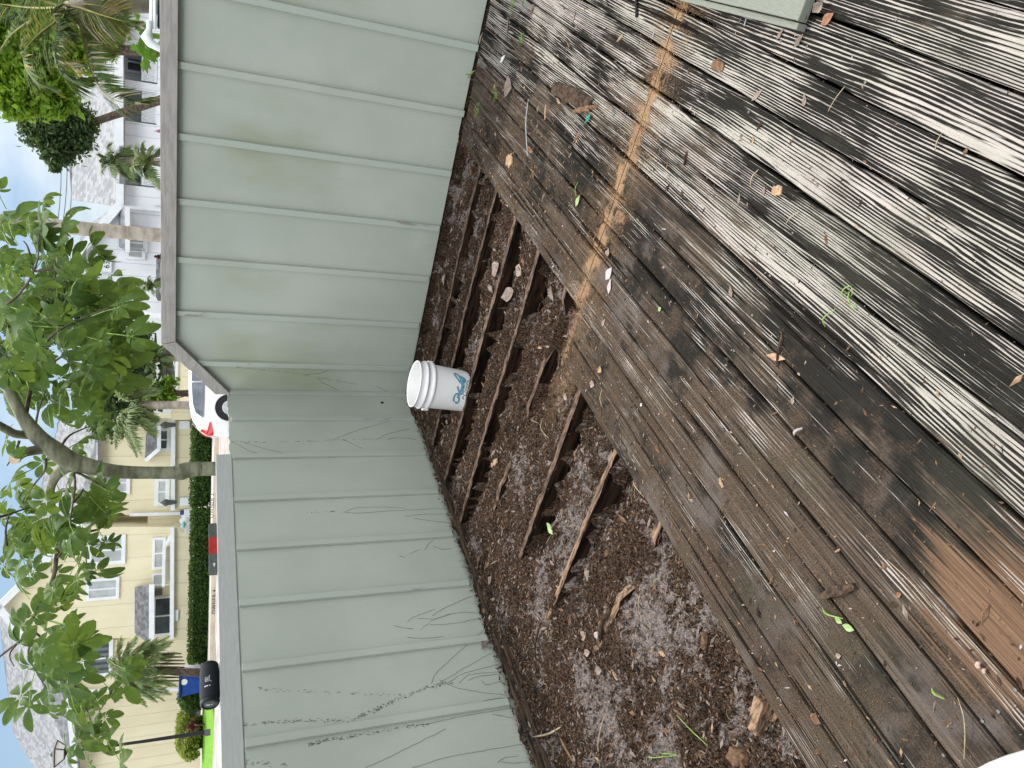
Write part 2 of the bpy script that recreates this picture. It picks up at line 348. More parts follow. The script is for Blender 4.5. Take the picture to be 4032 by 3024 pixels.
# ------------------------------------------------------------------ ground outside and soil under the deck (setting)
lot = MB()
def lotquad(mb, a0, a1, D0, D1, dz=0., mi=0, n=1):
    for i in range(n):
        b0 = a0 + (a1 - a0) * i / n; b1 = a0 + (a1 - a0) * (i + 1) / n
        mb.add([(b0, D0, lotz(D0) + dz), (b1, D0, lotz(D0) + dz), (b1, D1, lotz(D1) + dz), (b0, D1, lotz(D1) + dz)], [(0, 1, 2, 3)], mi)
M['concrete'] = mvar('pale_concrete', (.42, .385, .36), (.56, .52, .49), 1.6, rough=.9, bump=.3, detail=8)
M['asphalt'] = mvar('grey_parking_concrete', (.27, .25, .24), (.45, .42, .40), .9, rough=.95, bump=.3, detail=8)
lotquad(lot, -300, 300, 8.2, 400)
single('parking_lot', lot, M['asphalt'], kind='structure', frame='bg', base=(0, 8.2, 0))
nb = MB()      # garden ground between the fences and the lot
nb.add([(-14, -14, .02), (-.06, -14, .02), (-.06, 14, .02), (-14, 14, .02)], [(0, 1, 2, 3)])
nb.add([(-.06, .06, .02), (16, .06, .02), (16, 14, .02), (-.06, 14, .02)], [(0, 1, 2, 3)])
single('garden_ground', nb, mvar('garden_ground_grass', (.03, .055, .015), (.09, .10, .05), 6, rough=.95, bump=.6), kind='structure', base=(0, 0, 0))
nb = MB(); nb.box(-14, 5.6, .0300, .054, -.32, .015); nb.box(-.054, -.0290, -14, .03, -.32, -.03); single('gap_block_soil', nb, M['soil'], kind='structure', base=(0, 0, -.3))  # soil box added to stop light showing through the gap under the fences
ys = MB(); ys.add([(-.055, -14, -.32), (16, -14, -.32), (16, .055, -.32), (-.055, .055, -.32)], [(0, 1, 2, 3)])
single('yard_base', ys, M['soil'], kind='structure', base=(0, 0, -.32))

# soil surface in the opened deck: mounds between the joists, trenches on their near side
JY = [-.385, -.735, -1.115, -1.515, -1.905, -2.32, -2.73, -3.13, -3.52, -3.90]
_G = {}
def vnoise(x, y, sc, seed):
    if seed not in _G: _G[seed] = np.random.RandomState(seed).rand(256, 256)
    G = _G[seed]
    X = x * sc + 40; Y = y * sc + 40; i = np.floor(X).astype(int); j = np.floor(Y).astype(int); u = X - i; v = Y - j
    u = u * u * (3 - 2 * u); v = v * v * (3 - 2 * v); i %= 256; j %= 256; i1 = (i + 1) % 256; j1 = (j + 1) % 256
    return (G[i, j] * (1 - u) * (1 - v) + G[i1, j] * u * (1 - v) + G[i, j1] * (1 - u) * v + G[i1, j1] * u * v) - .5
TR = {0: (.30, 2.1, .13), 1: (.05, 2.1, .17), 2: (.0, 2.1, .17), 3: (.0, 2.1, .15), 4: (1.2, 2.1, .09), 5: (.65, 1.9, .15), 6: (.75, 1.9, .12), 7: (1.3, 1.9, .05)}
def soilz(x, y):
    x = np.asarray(x, float); y = np.asarray(y, float)
    z = -.038 + .040 * vnoise(x, y, 3.1, 1) + .036 * vnoise(x, y, 11, 2) + .026 * vnoise(x, y, 34, 3) + .016 * vnoise(x, y, 90, 4)
    z = z - .015 * np.clip((-y - 0) / 4, 0, 1)
    for k, (xa, xb, dp) in TR.items():
        yj = JY[k] + .006 * np.sin(x * 5 + k)
        d = (yj - .019) - y                       # distance on the near side of the joist
        w = .18 + .05 * vnoise(x, y * 0, 3, 20 + k)
        prof = np.where(d >= -.004, np.clip(1 - d / w, 0, 1), 0.); prof = prof * prof * (3 - 2 * prof)
        on = np.clip((x - xa) / .3, 0, 1) * np.clip(1.6 + 2.4 * vnoise(x, x * 0 + k, 1.6, 40 + k), .55, 1)
        z = z - dp * prof * on
        z = np.where((np.abs(y - yj) < .03) & (on > .3), np.minimum(z, -.05), z)
    # ash coloured hump with a hollow beside it, near the left end
    cx, cy = g2w(1900 + 1310 / 1.796, 2100 + 1350 / 1.796, 0)[:2]
    z = z + .075 * np.exp(-(((x - cx - .05) / .16) ** 2 + ((y - cy) / .22) ** 2)) - .11 * np.exp(-(((x - cx + .17) / .07) ** 2 + ((y - cy + .05) / .2) ** 2))
    # dark gutter below the tall fence
    z = z - .10 * np.exp(-((y + .05) / .07) ** 2) * np.clip(x / .2, 0, 1)
    return z
gx = np.arange(-.02, 2.42, .008); gy = np.arange(-5.0, .03, .0075)
GX, GY = np.meshgrid(gx, gy, indexing='ij'); GZ = soilz(GX, GY)
GZ = np.where(GX > 2.06, np.minimum(GZ, -.11), GZ); GZ = np.where((GX > 1.83) & (GY < -2.2), np.minimum(GZ, -.10), GZ)
nx, ny = GX.shape; sm = MB(); sm.v = list(map(tuple, np.stack([GX, GY, GZ], -1).reshape(-1, 3).tolist()))
idx = np.arange(nx * ny).reshape(nx, ny); sm.f = list(map(tuple, np.stack([idx[:-1, :-1], idx[1:, :-1], idx[1:, 1:], idx[:-1, 1:]], -1).reshape(-1, 4).tolist())); sm.m = [0] * len(sm.f)
single('bare_soil', sm, M['soil'], kind='structure', base=(1, -2, -.06), smooth=True)

# ------------------------------------------------------------------ the deck
deck = thing('wooden_deck', 'weathered grey plank deck with an open rotten corner beside the green fences', 'deck', (2.1, -2.1, 0))
XS = [1.800, 1.942, 2.088, 2.235, 2.362, 2.500, 2.640, 2.780, 2.922, 3.064, 3.206, 3.346, 3.488, 3.628]
while XS[-1] < 5.1: XS.append(XS[-1] + .141)
for i in range(len(XS) - 1):
    y1 = -2.140 if i < 2 else -.035 - rnd.random() * .02
    y0 = -6.2; g = .0065 + rnd.random() * .004; th = .030; n = 60; b = .005
    vs = []; zo = rnd.uniform(-.002, .002); ph = rnd.random() * 6
    for k in range(n + 1):
        t = k / n; y = y0 + (y1 - y0) * t; sh = .012 * (y + 2.1)
        j0 = .0022 * math.sin(y * 9 + ph) + rnd.uniform(-.0015, .0015); j1 = .0022 * math.sin(y * 7 + ph * 2) + rnd.uniform(-.0015, .0015)
        a = XS[i] + g / 2 + j0 + sh; c = XS[i + 1] - g / 2 + j1 + sh; yy = y
        if k == n: a += 0; yy = y + rnd.uniform(-.006, .006)
        cup = .0015 * math.sin(y * 2 + ph)
        z = zo + cup
        for q in ((a, -th), (a, z - b), (a + b * .8, z), ((a + c) / 2, z + .0015), (c - b * .8, z), (c, z - b), (c, -th)): vs.append((q[0], yy, q[1]))
    fs = []
    for k in range(n):
        for j in range(7): fs.append((k * 7 + j, k * 7 + (j + 1) % 7, (k + 1) * 7 + (j + 1) % 7, (k + 1) * 7 + j))
    fs += [tuple(range(6, -1, -1)), tuple(n * 7 + j for j in range(7))]
    mb = MB().add(vs, fs)
    lb = 'short board sawn off at the edge of the hole' if i < 2 else None
    part(deck, 'deck_board', mb, M['deck'], lb)
# nails in pairs over every joist
nl = MB(); NA = []
for yj in JY[:8] + [-4.3, -4.7]:
    for i in range(len(XS) - 1):
        if i < 2 and yj > -2.2: continue
        for s in (.03, .11):
            if rnd.random() < .25: continue
            NA.append((XS[i] + s + rnd.uniform(-.008, .008), yj + rnd.uniform(-.008, .008)))
def inview(c):
    d = np.array([c[0], c[1], 0]) - CAM; w = d @ FW; return w > .2 and abs(FOC * (d @ UW) / w) < 2016 and abs(FOC * (d @ RW) / w) < 1512
NA = sorted([c for c in NA if inview(c)], key=lambda c: (c[0] - CAM[0]) ** 2 + (c[1] - CAM[1]) ** 2)
nh = mesh('nail_head', MB().lathe([(0, .0032), (.0042, .003), (.0048, -.002)], 8), M['steel'])
for c in NA[:100]:
    o = bpy.data.objects.new('nail_head', nh); COL.objects.link(o); o.parent = deck.o; o.location = (c[0] - deck.base[0], c[1] - deck.base[1], 0)
for c in NA[100:]: nl.lathe([(0, .0032), (.0042, .003), (.0048, -.002)], 8, Matrix.Translation((c[0], c[1], 0)))
part(deck, 'far_nail_heads', nl, M['steel'], kind='stuff')
for k, yj in enumerate(JY):
    mb = MB(); rotten = k in (4, 7, 8); n = 90 if not rotten else 60
    x0 = .06 if k < 7 else .9; x1 = 5.2; dz = -.035
    if k == 8: x0 = 1.75
    if k == 9: x0 = 1.66
    vs = []
    for i in range(n + 1):
        x = x0 + (x1 - x0) * (i / n) ** 1.8; y = yj + .006 * math.sin(x * 5 + k)
        vis = x < 2.1; jt = .004 if not rotten else .012
        top = dz + (rnd.uniform(-jt, jt * .4) if vis else 0) - (.05 * max(0, math.sin(x * 9 + k)) if rotten and vis else 0) - (.035 * max(0, (1.0 - x)) if k > 4 else .01 * max(0, .7 - x))
        w = .019 + (rnd.uniform(-.009, .001) if vis else 0)
        for q in ((y - w, -.19), (y - w - rnd.uniform(0, .002), top - .004), (y - w + .004, top), (y + w - .004, top), (y + w, top - .004), (y + w, -.19)): vs.append((x, q[0], q[1]))
    fs = [(i * 6 + j, (i + 1) * 6 + j, (i + 1) * 6 + (j + 1) % 6, i * 6 + (j + 1) % 6) for i in range(n) for j in range(6)] + [tuple(range(6)), tuple(n * 6 + j for j in range(5, -1, -1))]
    jb = MB().add(vs, fs); jb.m = [1 if (q < n * 6 and q % 6 in (0, 4)) else 0 for q in range(len(jb.f))]; part(deck, 'joist', jb, [M['joist_light'] if k in (6, 7, 9) else M['joist'], M['shaded_rot']], 'splintered brown joist' if k in (6, 7, 9) else None)
mb = MB(); vs = []
for off, ya, yb, zt in ((.062, -.25, -5.2, -.020), (.125, -2.35, -5.2, -.032)):
    n = 70; vs = []
    for i in range(n + 1):
        y = ya + (yb - ya) * i / n; w = .019; o = off + .008 * math.sin(y * 2.5) ; zz = zt + rnd.uniform(-.006, .002)
        for q in ((o - w, -.2), (o - w, zz - .003), (o + w, zz), (o + w, -.2)): vs.append((q[0], y, q[1]))
    fs = [(i * 4 + j, i * 4 + (j + 1) % 4, (i + 1) * 4 + (j + 1) % 4, (i + 1) * 4 + j) for i in range(n) for j in range(4)] + [(3, 2, 1, 0), (n * 4, n * 4 + 1, n * 4 + 2, n * 4 + 3)]
    part(deck, 'ledger', MB().add(vs, fs), M['sill'])

# ------------------------------------------------------------------ tall fence (runs along +x) and low fence (runs along -y)
tf = thing('privacy_fence', 'tall grey green batten fence with a bare wood top rail sloping down at its end', 'fence', (0, 0, 0))
H1b, H1t, H2b, H2t = 1.703, 1.790, 1.338, 1.438
def topz(x): return 1.74 if x > .43 else 1.38 + (x + .0) * (.36 / .43)
pn = MB(); XE = [-.012] + [.43] + [5.6]
zb = .008
pn.prism([(-.012, zb - .03), (2.13, zb - .005), (2.13, zb), (5.6, zb), (5.6, 1.74), (.43, 1.74), (-.012, 1.375)], 'y', .012, .028)
part(tf, 'siding', pn, M['paint_x'])
for i, xe in enumerate([4.327, 3.921, 3.515, 3.109, 2.703, 2.297, 1.890, 1.484, 1.078, .672, .266]):
    lean = rnd.uniform(-.004, .004); tz = min(H1b + .02, topz(xe) - .01)
    mb = MB(); vs = []; n = 14
    for k in range(n + 1):
        z = .004 + rnd.uniform(0, 0) + (tz - .004) * k / n; dx = lean * k / n + rnd.uniform(-.0008, .0008)
        for q in ((xe - .040 + dx, .012), (xe - .040 + dx, -.007), (xe + dx, -.007), (xe + dx, .012)): vs.append((q[0], q[1], z))
    fs = [(k * 4 + j, k * 4 + (j + 1) % 4, (k + 1) * 4 + (j + 1) % 4, (k + 1) * 4 + j) for k in range(n) for j in range(4)] + [(3, 2, 1, 0), (n * 4, n * 4 + 1, n * 4 + 2, n * 4 + 3)]
    part(tf, 'batten', MB().add(vs, fs), M['batten'] if i % 3 != 2 else M['paint_x'], bevel=.0015)
rl = MB().prism([(.412, H1t + .003), (5.6, H1t + .003), (5.6, H1b), (.440, H1b)], 'y', -.030, .011); part(tf, 'top_rail', rl, M['bare_rail'], 'bare grey wood level rail', bevel=.0025)
rl = MB().prism([(.408, H1t - .001), (.436, H1b - .002), (-.012, 1.325), (-.012, 1.433)], 'y', -.030, .011); part(tf, 'top_rail', rl, M['bare_rail'], 'bare grey wood sloping rail', bevel=.0025)
for xp in (.05, 2.4, 4.8): part(tf, 'post', MB().box(xp, xp + .09, .0545, .14, -.3, 1.3), M['paint_x'])

lf = thing('low_fence', 'lower grey green board and batten fence with painted rail and root marks', 'fence', (-.012, -.02, 0))
yy = np.linspace(.0, -6.0, 150); poly_t = [(.011, 1.345)]; low = []
top = [(float(y), 1.352 + (rnd.uniform(-.006, .004) if y > -.72 else 0) - (.0 if y > -.72 else .0)) for y in yy]
bot = [(float(y), -.045 + rnd.uniform(-.010, .008)) for y in yy[::-1]]
part(lf, 'siding', MB().prism(top + bot, 'x', -.028, -.0125), M['paint_y'])
b2 = [-.03, -.344, -.750, -1.156, -1.562, -1.968, -2.374, -2.780, -3.187, -3.593, -3.999, -4.405, -4.811]
for i, ye in enumerate(b2):
    mb = MB(); vs = []; n = 14; z0 = -.01; z1 = H2b - .006
    for k in range(n + 1):
        z = z0 + (z1 - z0) * k / n; dx = rnd.uniform(-.001, .001)
        for q in ((-.0125, ye + dx), (.006, ye + dx), (.006, ye + .040 + dx), (-.0125, ye + .040 + dx)): vs.append((q[0], q[1], z))
    fs = [(k * 4 + j, k * 4 + (j + 1) % 4, (k + 1) * 4 + (j + 1) % 4, (k + 1) * 4 + j) for k in range(n) for j in range(4)] + [(3, 2, 1, 0), (n * 4, n * 4 + 1, n * 4 + 2, n * 4 + 3)]
    part(lf, 'batten', MB().add(vs, fs), M['batten'] if i % 4 == 1 else M['paint_y'], bevel=.002)
part(lf, 'top_rail', MB().box(-.055, -.006, -6, -.703, H2b, H2t), M['rail_paint'], bevel=.003)
for yp in (-.2, -2.6, -5.): part(lf, 'post', MB().box(-.15, -.057, yp, yp + .09, -.3, 1.3), M['paint_y'])
hp = x2w(600 + 1430 / 1.58, 900 + 1083 / 1.58, -.012)
part(lf, 'knot_hole', MB().prism([(hp[1] + .014 * math.cos(q) * (1 + .2 * math.sin(3 * q)), hp[2] + .014 * math.sin(q)) for q in np.linspace(0, 6.283, 9)[:-1]], 'x', -.0122, -.0112), M['black'])
# dried root and vine traces on the low fence (and a few on the tall one)
ZA = zf(800, 1700, 1.58); ZB = zf(800, 2300, 1.58); ZC = zf(600, 900, 1.58)
def wiggle(pts, k=10):
    out = []
    for a, b in zip(pts[:-1], pts[1:]):
        for i in range(k):
            t = i / k; out.append(np.array(a) * (1 - t) + np.array(b) * t)
    out.append(np.array(pts[-1])); out = np.array(out, float); o2 = out.copy()
    for i in range(2, len(out) - 2): o2[i] = out[i - 2:i + 3].mean(0)
    o2[1:-1] += NR.uniform(-.0022, .0022, (len(out) - 2, out.shape[1])); return o2
traces = [[ZA(885, 495), ZA(950, 470), ZA(1100, 468), ZA(1260, 475)], [ZA(870, 500), ZA(960, 508), ZA(1200, 490), ZA(1520, 477)], [ZA(1255, 525), ZA(1380, 512), ZA(1535, 512)],
          [ZA(1310, 538), ZA(1400, 552), ZA(1545, 568)], [ZA(1430, 672), ZA(1400, 700), ZA(1380, 735)], [ZA(1345, 732), ZA(1285, 760)], [ZA(1430, 710), ZA(1480, 732), ZA(1550, 728)], [ZA(1220, 772), ZA(1255, 782)],
          [ZA(1270, 1185), ZA(1300, 1155), ZA(1440, 1103)], [ZA(1425, 1145), ZA(1500, 1095), ZA(1680, 1020)], [ZA(1335, 1162), ZA(1440, 1165), ZA(1600, 1120), ZA(1730, 1130)], [ZA(1350, 1230), ZA(1430, 1170), ZA(1540, 1130)],
          [ZA(1410, 1200), ZA(1520, 1200), ZA(1755, 1155)], [ZA(1185, 1205), ZA(1240, 1220), ZA(1305, 1226)], [ZA(1268, 1278), ZA(1370, 1288), ZA(1495, 1273)],
          [ZB(1420, 620), ZB(1440, 560), ZB(1570, 440), ZB(1765, 268)], [ZB(1450, 625), ZB(1560, 560), ZB(1700, 480), ZB(1810, 420)], [ZB(1530, 610), ZB(1600, 560), ZB(1830, 500)], [ZB(1590, 615), ZB(1650, 560), ZB(1850, 545)],
          [ZB(1650, 600), ZB(1700, 575), ZB(1850, 560)], [ZB(1470, 595), ZB(1560, 640), ZB(1700, 670), ZB(1890, 690)], [ZB(1730, 600), ZB(1760, 630), ZB(1860, 600)], [ZB(1680, 760), ZB(1770, 720), ZB(1900, 705)],
          [ZB(1365, 875), ZB(1500, 845), ZB(1700, 805), ZB(1920, 772)], [ZB(1800, 808), ZB(1860, 822), ZB(1930, 832)], [ZB(1010, 1140), ZB(1130, 1090), ZB(1250, 1030), ZB(1510, 900)], [ZB(1300, 1144), ZB(1500, 1080), ZB(1700, 1045), ZB(1990, 995)],
          [ZB(1830, 1110), ZB(1870, 1080), ZB(1960, 1070)], [ZB(1850, 1105), ZB(1930, 1115), ZB(2020, 1105)], [ZC(490, 1325), ZC(600, 1380), ZC(690, 1410)], [ZC(570, 1330), ZC(700, 1372), ZC(885, 1408)],
          [ZC(1130, 1310), ZC(1260, 1260), ZC(1500, 1190)], [ZC(1405, 1310), ZC(1450, 1280), ZC(1600, 1245)], [ZC(1190, 1315), ZC(1310, 1370)], [ZC(1470, 1307), ZC(1530, 1300), ZC(1640, 1312)]]
rt = MB()
for t in traces: rt.tube(wiggle([x2w(p[0], p[1], -.0105) for p in t]), [.0013] * 200 if 0 else .0008, 4)
def fuzz(mb, pts, plane, nper=60, L=.012, spread=.006):
    for a, b in zip(pts[:-1], pts[1:]):
        for _ in range(nper):
            t = rnd.random(); p = (a[0] * (1 - t) + b[0] * t, a[1] * (1 - t) + b[1] * t)
            c = (x2w(p[0], p[1], -.011) if plane == 'x' else y2w(p[0], p[1], .0105)); q = rnd.uniform(.9, 2.3); l = L * rnd.uniform(.4, 1.2); o = rnd.gauss(0, spread)
            d = np.array([0, math.cos(q), math.sin(q)]) if plane == 'x' else np.array([math.cos(q), 0, math.sin(q)]); w = np.array([0, 1., 0]) if plane == 'x' else np.array([1., 0, 0])
            c = c + w * o; mb.tube([c - d * l / 2, c + d * l / 2], .0007, 3, cap=False)
fuzz(rt, [ZB(340, 648), ZB(480, 660), ZB(680, 665), ZB(960, 680), ZB(1230, 690)], 'x', 12)
fuzz(rt, [ZB(230, 880), ZB(560, 850), ZB(900, 850), ZB(1080, 780), ZB(1200, 720), ZB(1400, 640), ZB(1560, 610)], 'x', 45)
fuzz(rt, [ZB(650, 1000), ZB(760, 970), ZB(940, 945), ZB(1240, 890), ZB(1400, 870)], 'x', 35)
fuzz(rt, [ZB(110, 1100), ZB(250, 1100), ZB(520, 1130)], 'x', 30)
fuzz(rt, [ZC(495, 1325), ZC(700, 1328), ZC(1000, 1322), ZC(1250, 1310), ZC(1500, 1308)], 'x', 24, .01, .004)
fuzz(rt, [ZA(640, 505), ZA(840, 492)], 'x', 20, .01, .004)
part(lf, 'root_traces', rt, M['chip_root'], 'dry brown root marks clinging to the panel', kind='stuff')
rt = MB()
for t in ([ZC(940, 910), ZC(1040, 900), ZC(1110, 875)], [ZC(1025, 925), ZC(1060, 960), ZC(1200, 1028), ZC(1560, 1030)], [ZC(1395, 980), ZC(1430, 1000), ZC(1500, 1028)]): rt.tube(wiggle([y2w(p[0], p[1], .0105) for p in t]), .0009, 4)
fuzz(rt, [ZC(515, 862), ZC(700, 880), ZC(900, 900), ZC(1100, 940), ZC(1280, 970)], 'y', 26, .010, .004)
part(tf, 'root_traces', rt, M['chip_root'], kind='stuff')
# ragged rotten foot of the fences: fibres of bark and rot along the bottom edge
rg = MB()
for _ in range(500):
    y = rnd.uniform(-4.6, -.25); z = -.05 + abs(rnd.gauss(0, .018)); l = rnd.uniform(.006, .03)
    c = np.array([rnd.uniform(-.011, .012), y, z]); d = np.array([rnd.uniform(-.3, .5), rnd.uniform(-1, 1), rnd.uniform(-.3, 1)]); d /= np.linalg.norm(d); rg.tube([c, c + d * l], [.0035, .0008], 4, cap=False)
part(lf, 'rotten_edge', rg, M['sill'], 'rotten splintered bottom edge', kind='stuff')

# ------------------------------------------------------------------ white pail
pl = thing('bucket', 'white plastic pail with blue script logo standing in the soil by the corner', 'bucket', (.75, -1.0, -.09))
axis = Vector((.10, .075, 1)).normalized()
Mp = Matrix.Translation((.763, -.990, -.095)) @ Vector((0, 0, 1)).rotation_difference(axis).to_matrix().to_4x4()
prof = [(.0, .004), (.125, .004), (.1305, 0), (.133, .005), (.1335, .012), (.1337, .02), (.138, .14), (.1430, .262), (.1434, .2695), (.1435, .27), (.1535, .272), (.1545, .276), (.1545, .284), (.1525, .288), (.1455, .290), (.1465, .318), (.1555, .320), (.1565, .323), (.1565, .327), (.1545, .330), (.1475, .332), (.1485, .366), (.1525, .370), (.1525, .374), (.1500, .376), (.1465, .374), (.1450, .366), (.1420, .30), (.1300, .02), (.0, .016)]
part(pl, 'shell', MB().lathe(prof, 72, Mp), M['pail'], smooth=True)
camd = math.atan2(CAM[1] + 1.0, CAM[0] - .75)
def pailwrap(u, h, out=0.):      # u metres along the wall to the right as seen, h height
    r = .1345 + (h - .02) * (.010 / .25) + out; q = camd + u / r
    return Mp @ Vector((r * math.cos(q), r * math.sin(q), h))
# lettering, traced from close-up (image x = down, image y = right to left)
def lg(X, Y): return ((952 / 2 - Y + 25) / 5.95 / 2950 * 4.72 * 1.02, .090 + (300 - X) / 5.95 / 2950 * 4.72 * 1.17)
def smoothpts(P, k=6):
    P = [np.array(p, float) for p in P]; P = [P[0]] + P + [P[-1]]; out = []
    for i in range(1, len(P) - 2):
        for j in range(k):
            t = j / k; a, b, c, d = P[i - 1], P[i], P[i + 1], P[i + 2]
            out.append(.5 * ((2 * b) + (-a + c) * t + (2 * a - 5 * b + 4 * c - d) * t * t + (-a + 3 * b - 3 * c + d) * t ** 3))
    out.append(P[-2]); return out
strokes = [[(180, 805), (160, 740), (165, 660), (190, 620), (225, 605), (245, 625)], [(232, 690), (245, 660), (265, 700), (280, 760), (280, 820), (262, 850), (240, 850), (228, 825)],
           [(195, 450), (225, 520), (258, 575), (265, 600), (258, 650)], [(240, 605), (300, 598), (325, 560), (312, 500), (290, 480), (275, 520), (270, 580)],
           [(275, 520), (290, 440), (300, 390), (325, 375), (330, 420), (318, 470), (290, 480)], [(300, 430), (285, 370), (270, 340)], [(330, 385), (300, 345), (250, 330), (200, 260), (150, 180), (130, 110), (150, 90), (190, 110), (235, 180), (255, 250), (262, 330)],
           [(262, 330), (270, 250), (262, 180), (255, 155), (290, 185), (300, 230), (280, 270), (270, 300)], [(300, 345), (345, 300), (352, 240), (330, 200), (300, 190), (315, 240), (300, 290)]]
def ribbon(mb, P, w, out):
    P = smoothpts([lg(*p) for p in P]); vs = []; n = len(P)
    for i in range(n):
        t = P[min(i + 1, n - 1)] - P[max(i - 1, 0)]; t /= np.linalg.norm(t) + 1e-9; nn = np.array([-t[1], t[0]])
        e = P[i] + (-t * w * .7 if i == 0 else t * w * .7 if i == n - 1 else 0)
        for s in (-1, 1): vs.append(pailwrap(*(e + nn * s * w), out))
    mb.add(vs, [(2 * i, 2 * i + 1, 2 * i + 3, 2 * i + 2) for i in range(n - 1)])
mb = MB()
for k, s in enumerate(strokes): ribbon(mb, s, .0056, .0006 + .00004 * k)
sc_ = part(pl, 'logo_outline', mb, M['ink_navy'])
mb = MB()
for k, s in enumerate(strokes): ribbon(mb, s, .0026, .0012 + .00004 * k)
part(pl, 'logo_script', mb, M['ink_blue'])
tx = text_mb('PUMPS', .030, 0, .35, 1.12, 2); a0 = lg(358, 750); a1 = lg(425, 240); ang = math.atan2(a1[1] - a0[1], a1[0] - a0[0]) ; mid = ((a0[0] + a1[0]) / 2, (a0[1] + a1[1]) / 2 )
wid = max(v[0] for v in tx.v) - min(v[0] for v in tx.v); sx = math.hypot(a1[0] - a0[0], a1[1] - a0[1]) / wid
def pw(x, y, z):
    x *= sx; y *= .95; return pailwrap(mid[0] + x * math.cos(ang), mid[1] + x * math.sin(ang) + y, .0008)
part(pl, 'logo_lettering', xform(tx, pw), M['ink_black'])
# ear on the side of the rim
for s, q0 in ((0, camd - 1.45), (1, camd + 1.7)):
    ear = MB(); vs = []
    for a in np.linspace(-.13, .13, 7):
        for (r, h) in ((.150, .262), (.163, .268), (.163, .300), (.150, .306)): vs.append(Mp @ Vector((r * math.cos(q0 + a), r * math.sin(q0 + a), h)))
    ear.add(vs, [(i * 4 + j, i * 4 + (j + 1) % 4, (i + 1) * 4 + (j + 1) % 4, (i + 1) * 4 + j) for i in range(6) for j in range(4)] + [(3, 2, 1, 0), (24, 25, 26, 27)])
    part(pl, 'handle_ear', ear, M['pail'], bevel=.001)

# ------------------------------------------------------------------ portable speaker on the low fence
sp = thing('portable_speaker', 'black rounded portable speaker lying on top of the low fence rail', 'speaker', (-.03, -2.425, H2t))
r0 = .047; cy0, cy1 = -2.518, -2.292; cz = H2t + r0 - .001; cxs = -.032
def spk_ring(y, r): return [(cxs + r * math.cos(q), y, cz + r * math.sin(q)) for q in np.linspace(0, 2 * math.pi, 37)[:-1]]
def loft(rs):
    mb = MB(); n = 36; vs = [p for y, r in rs for p in spk_ring(y, r)]
    mb.add(vs, [(i * n + j, (i + 1) * n + j, (i + 1) * n + (j + 1) % n, i * n + (j + 1) % n) for i in range(len(rs) - 1) for j in range(n)] + [tuple(range(n)), tuple((len(rs) - 1) * n + j for j in range(n - 1, -1, -1))]); return mb
part(sp, 'body', loft([(cy0 + .018, .043), (cy0 + .03, .0445), (cy0 + .06, r0), (cy1 - .06, r0), (cy1 - .025, .0445), (cy1 - .010, .041)]), M['spk'], smooth=True)
part(sp, 'end_cap', loft([(cy0 + .006, .030), (cy0, .036), (cy0, .040), (cy0 + .006, .044), (cy0 + .019, .0455), (cy0 + .02, .043)]), M['spk_rubber'], smooth=True)
part(sp, 'end_cap', loft([(cy1 - .012, .0425), (cy1 - .011, .0440), (cy1 - .004, .041), (cy1, .036), (cy1, .030), (cy1 - .006, .026)]), M['spk_rubber'], smooth=True)
dr = part(sp, 'driver', loft([(cy0 + .0055, .001), (cy0 + .004, .012), (cy0 + .003, .026), (cy0 + .0055, .0295)]), M['darkgrey'], smooth=True)
tb = text_mb('JBL', .034, 0, 0, 1, 3); camq = math.atan2(CAM[2] - cz, CAM[0] - cxs)
qt = camq + .20
part(sp, 'logo_lettering', xform(tb, lambda x, y, z: (cxs + (r0 + .0007) * math.cos(qt + y / r0), (cy0 + cy1) / 2 - .006 + x * .80 + .01, cz + (r0 + .0007) * math.sin(qt + y / r0))), M['silver'])
ex = MB()
def ebar(y, za, zb, w=.0035):
    return [(cxs + (r0 + .0007) * math.cos(qt + z / r0), y + s * w, cz + (r0 + .0007) * math.sin(qt + z / r0)) for z in (za, zb) for s in (-1, 1)]
yb = (cy0 + cy1) / 2 - .035
ex.add(ebar(yb, -.001, .016), [(0, 1, 3, 2)]); ex.add(ebar(yb, -.012, -.006), [(0, 1, 3, 2)]); part(sp, 'logo_mark', ex, M['silver'])
ed = MB(); c = cy0 + .0025
ed.prism([(cxs - .004, cz - .002), (cxs + .004, cz - .002), (cxs + .005, cz + .016), (cxs - .005, cz + .016)], 'y', c - .001, c); ed.lathe([(.004, 0), (0, 0)], 8, Matrix.Translation((cxs, c, cz - .009)) @ Matrix.Rotation(math.pi / 2, 4, 'X'))
part(sp, 'passive_logo', ed, M['silver'], parent=dr)
part(sp, 'foot', MB().box(cxs - .012, cxs + .012, cy0 + .05, cy1 - .05, H2t - .0005, H2t + .004), M['spk_rubber'], bevel=.001)

# grey and red bar lying behind the rail
a, b = [x2w(*Z4(1510, Y), -.045) for Y in (-60, 290)]
ub = thing('tool_bar', 'dark grey bar with a red middle section lying on the low fence rail', 'tool', (-.045, (a[1] + b[1]) / 2, H2t))
ya, yb2 = a[1], b[1]; L_ = (yb2 - ya)
part(ub, 'end_section', MB().box(-.054, -.030, ya + L_ * .29, ya, H2t + .001, H2t + .046), M['darkgrey'], bevel=.002)
part(ub, 'red_section', MB().box(-.053, -.031, ya + L_ * .29, ya + L_ * .63, H2t + .001, H2t + .045), M['red'], bevel=.001)
e2 = part(ub, 'end_section', MB().box(-.054, -.030, yb2, ya + L_ * .63, H2t + .001, H2t + .046), M['darkgrey'], bevel=.002)
part(ub, 'arrow_mark', MB().prism([(ya + L_ * .90, H2t + .018), (ya + L_ * .82, H2t + .012), (ya + L_ * .82, H2t + .024)], 'x', -.0298, -.0288), M['white_plastic'])
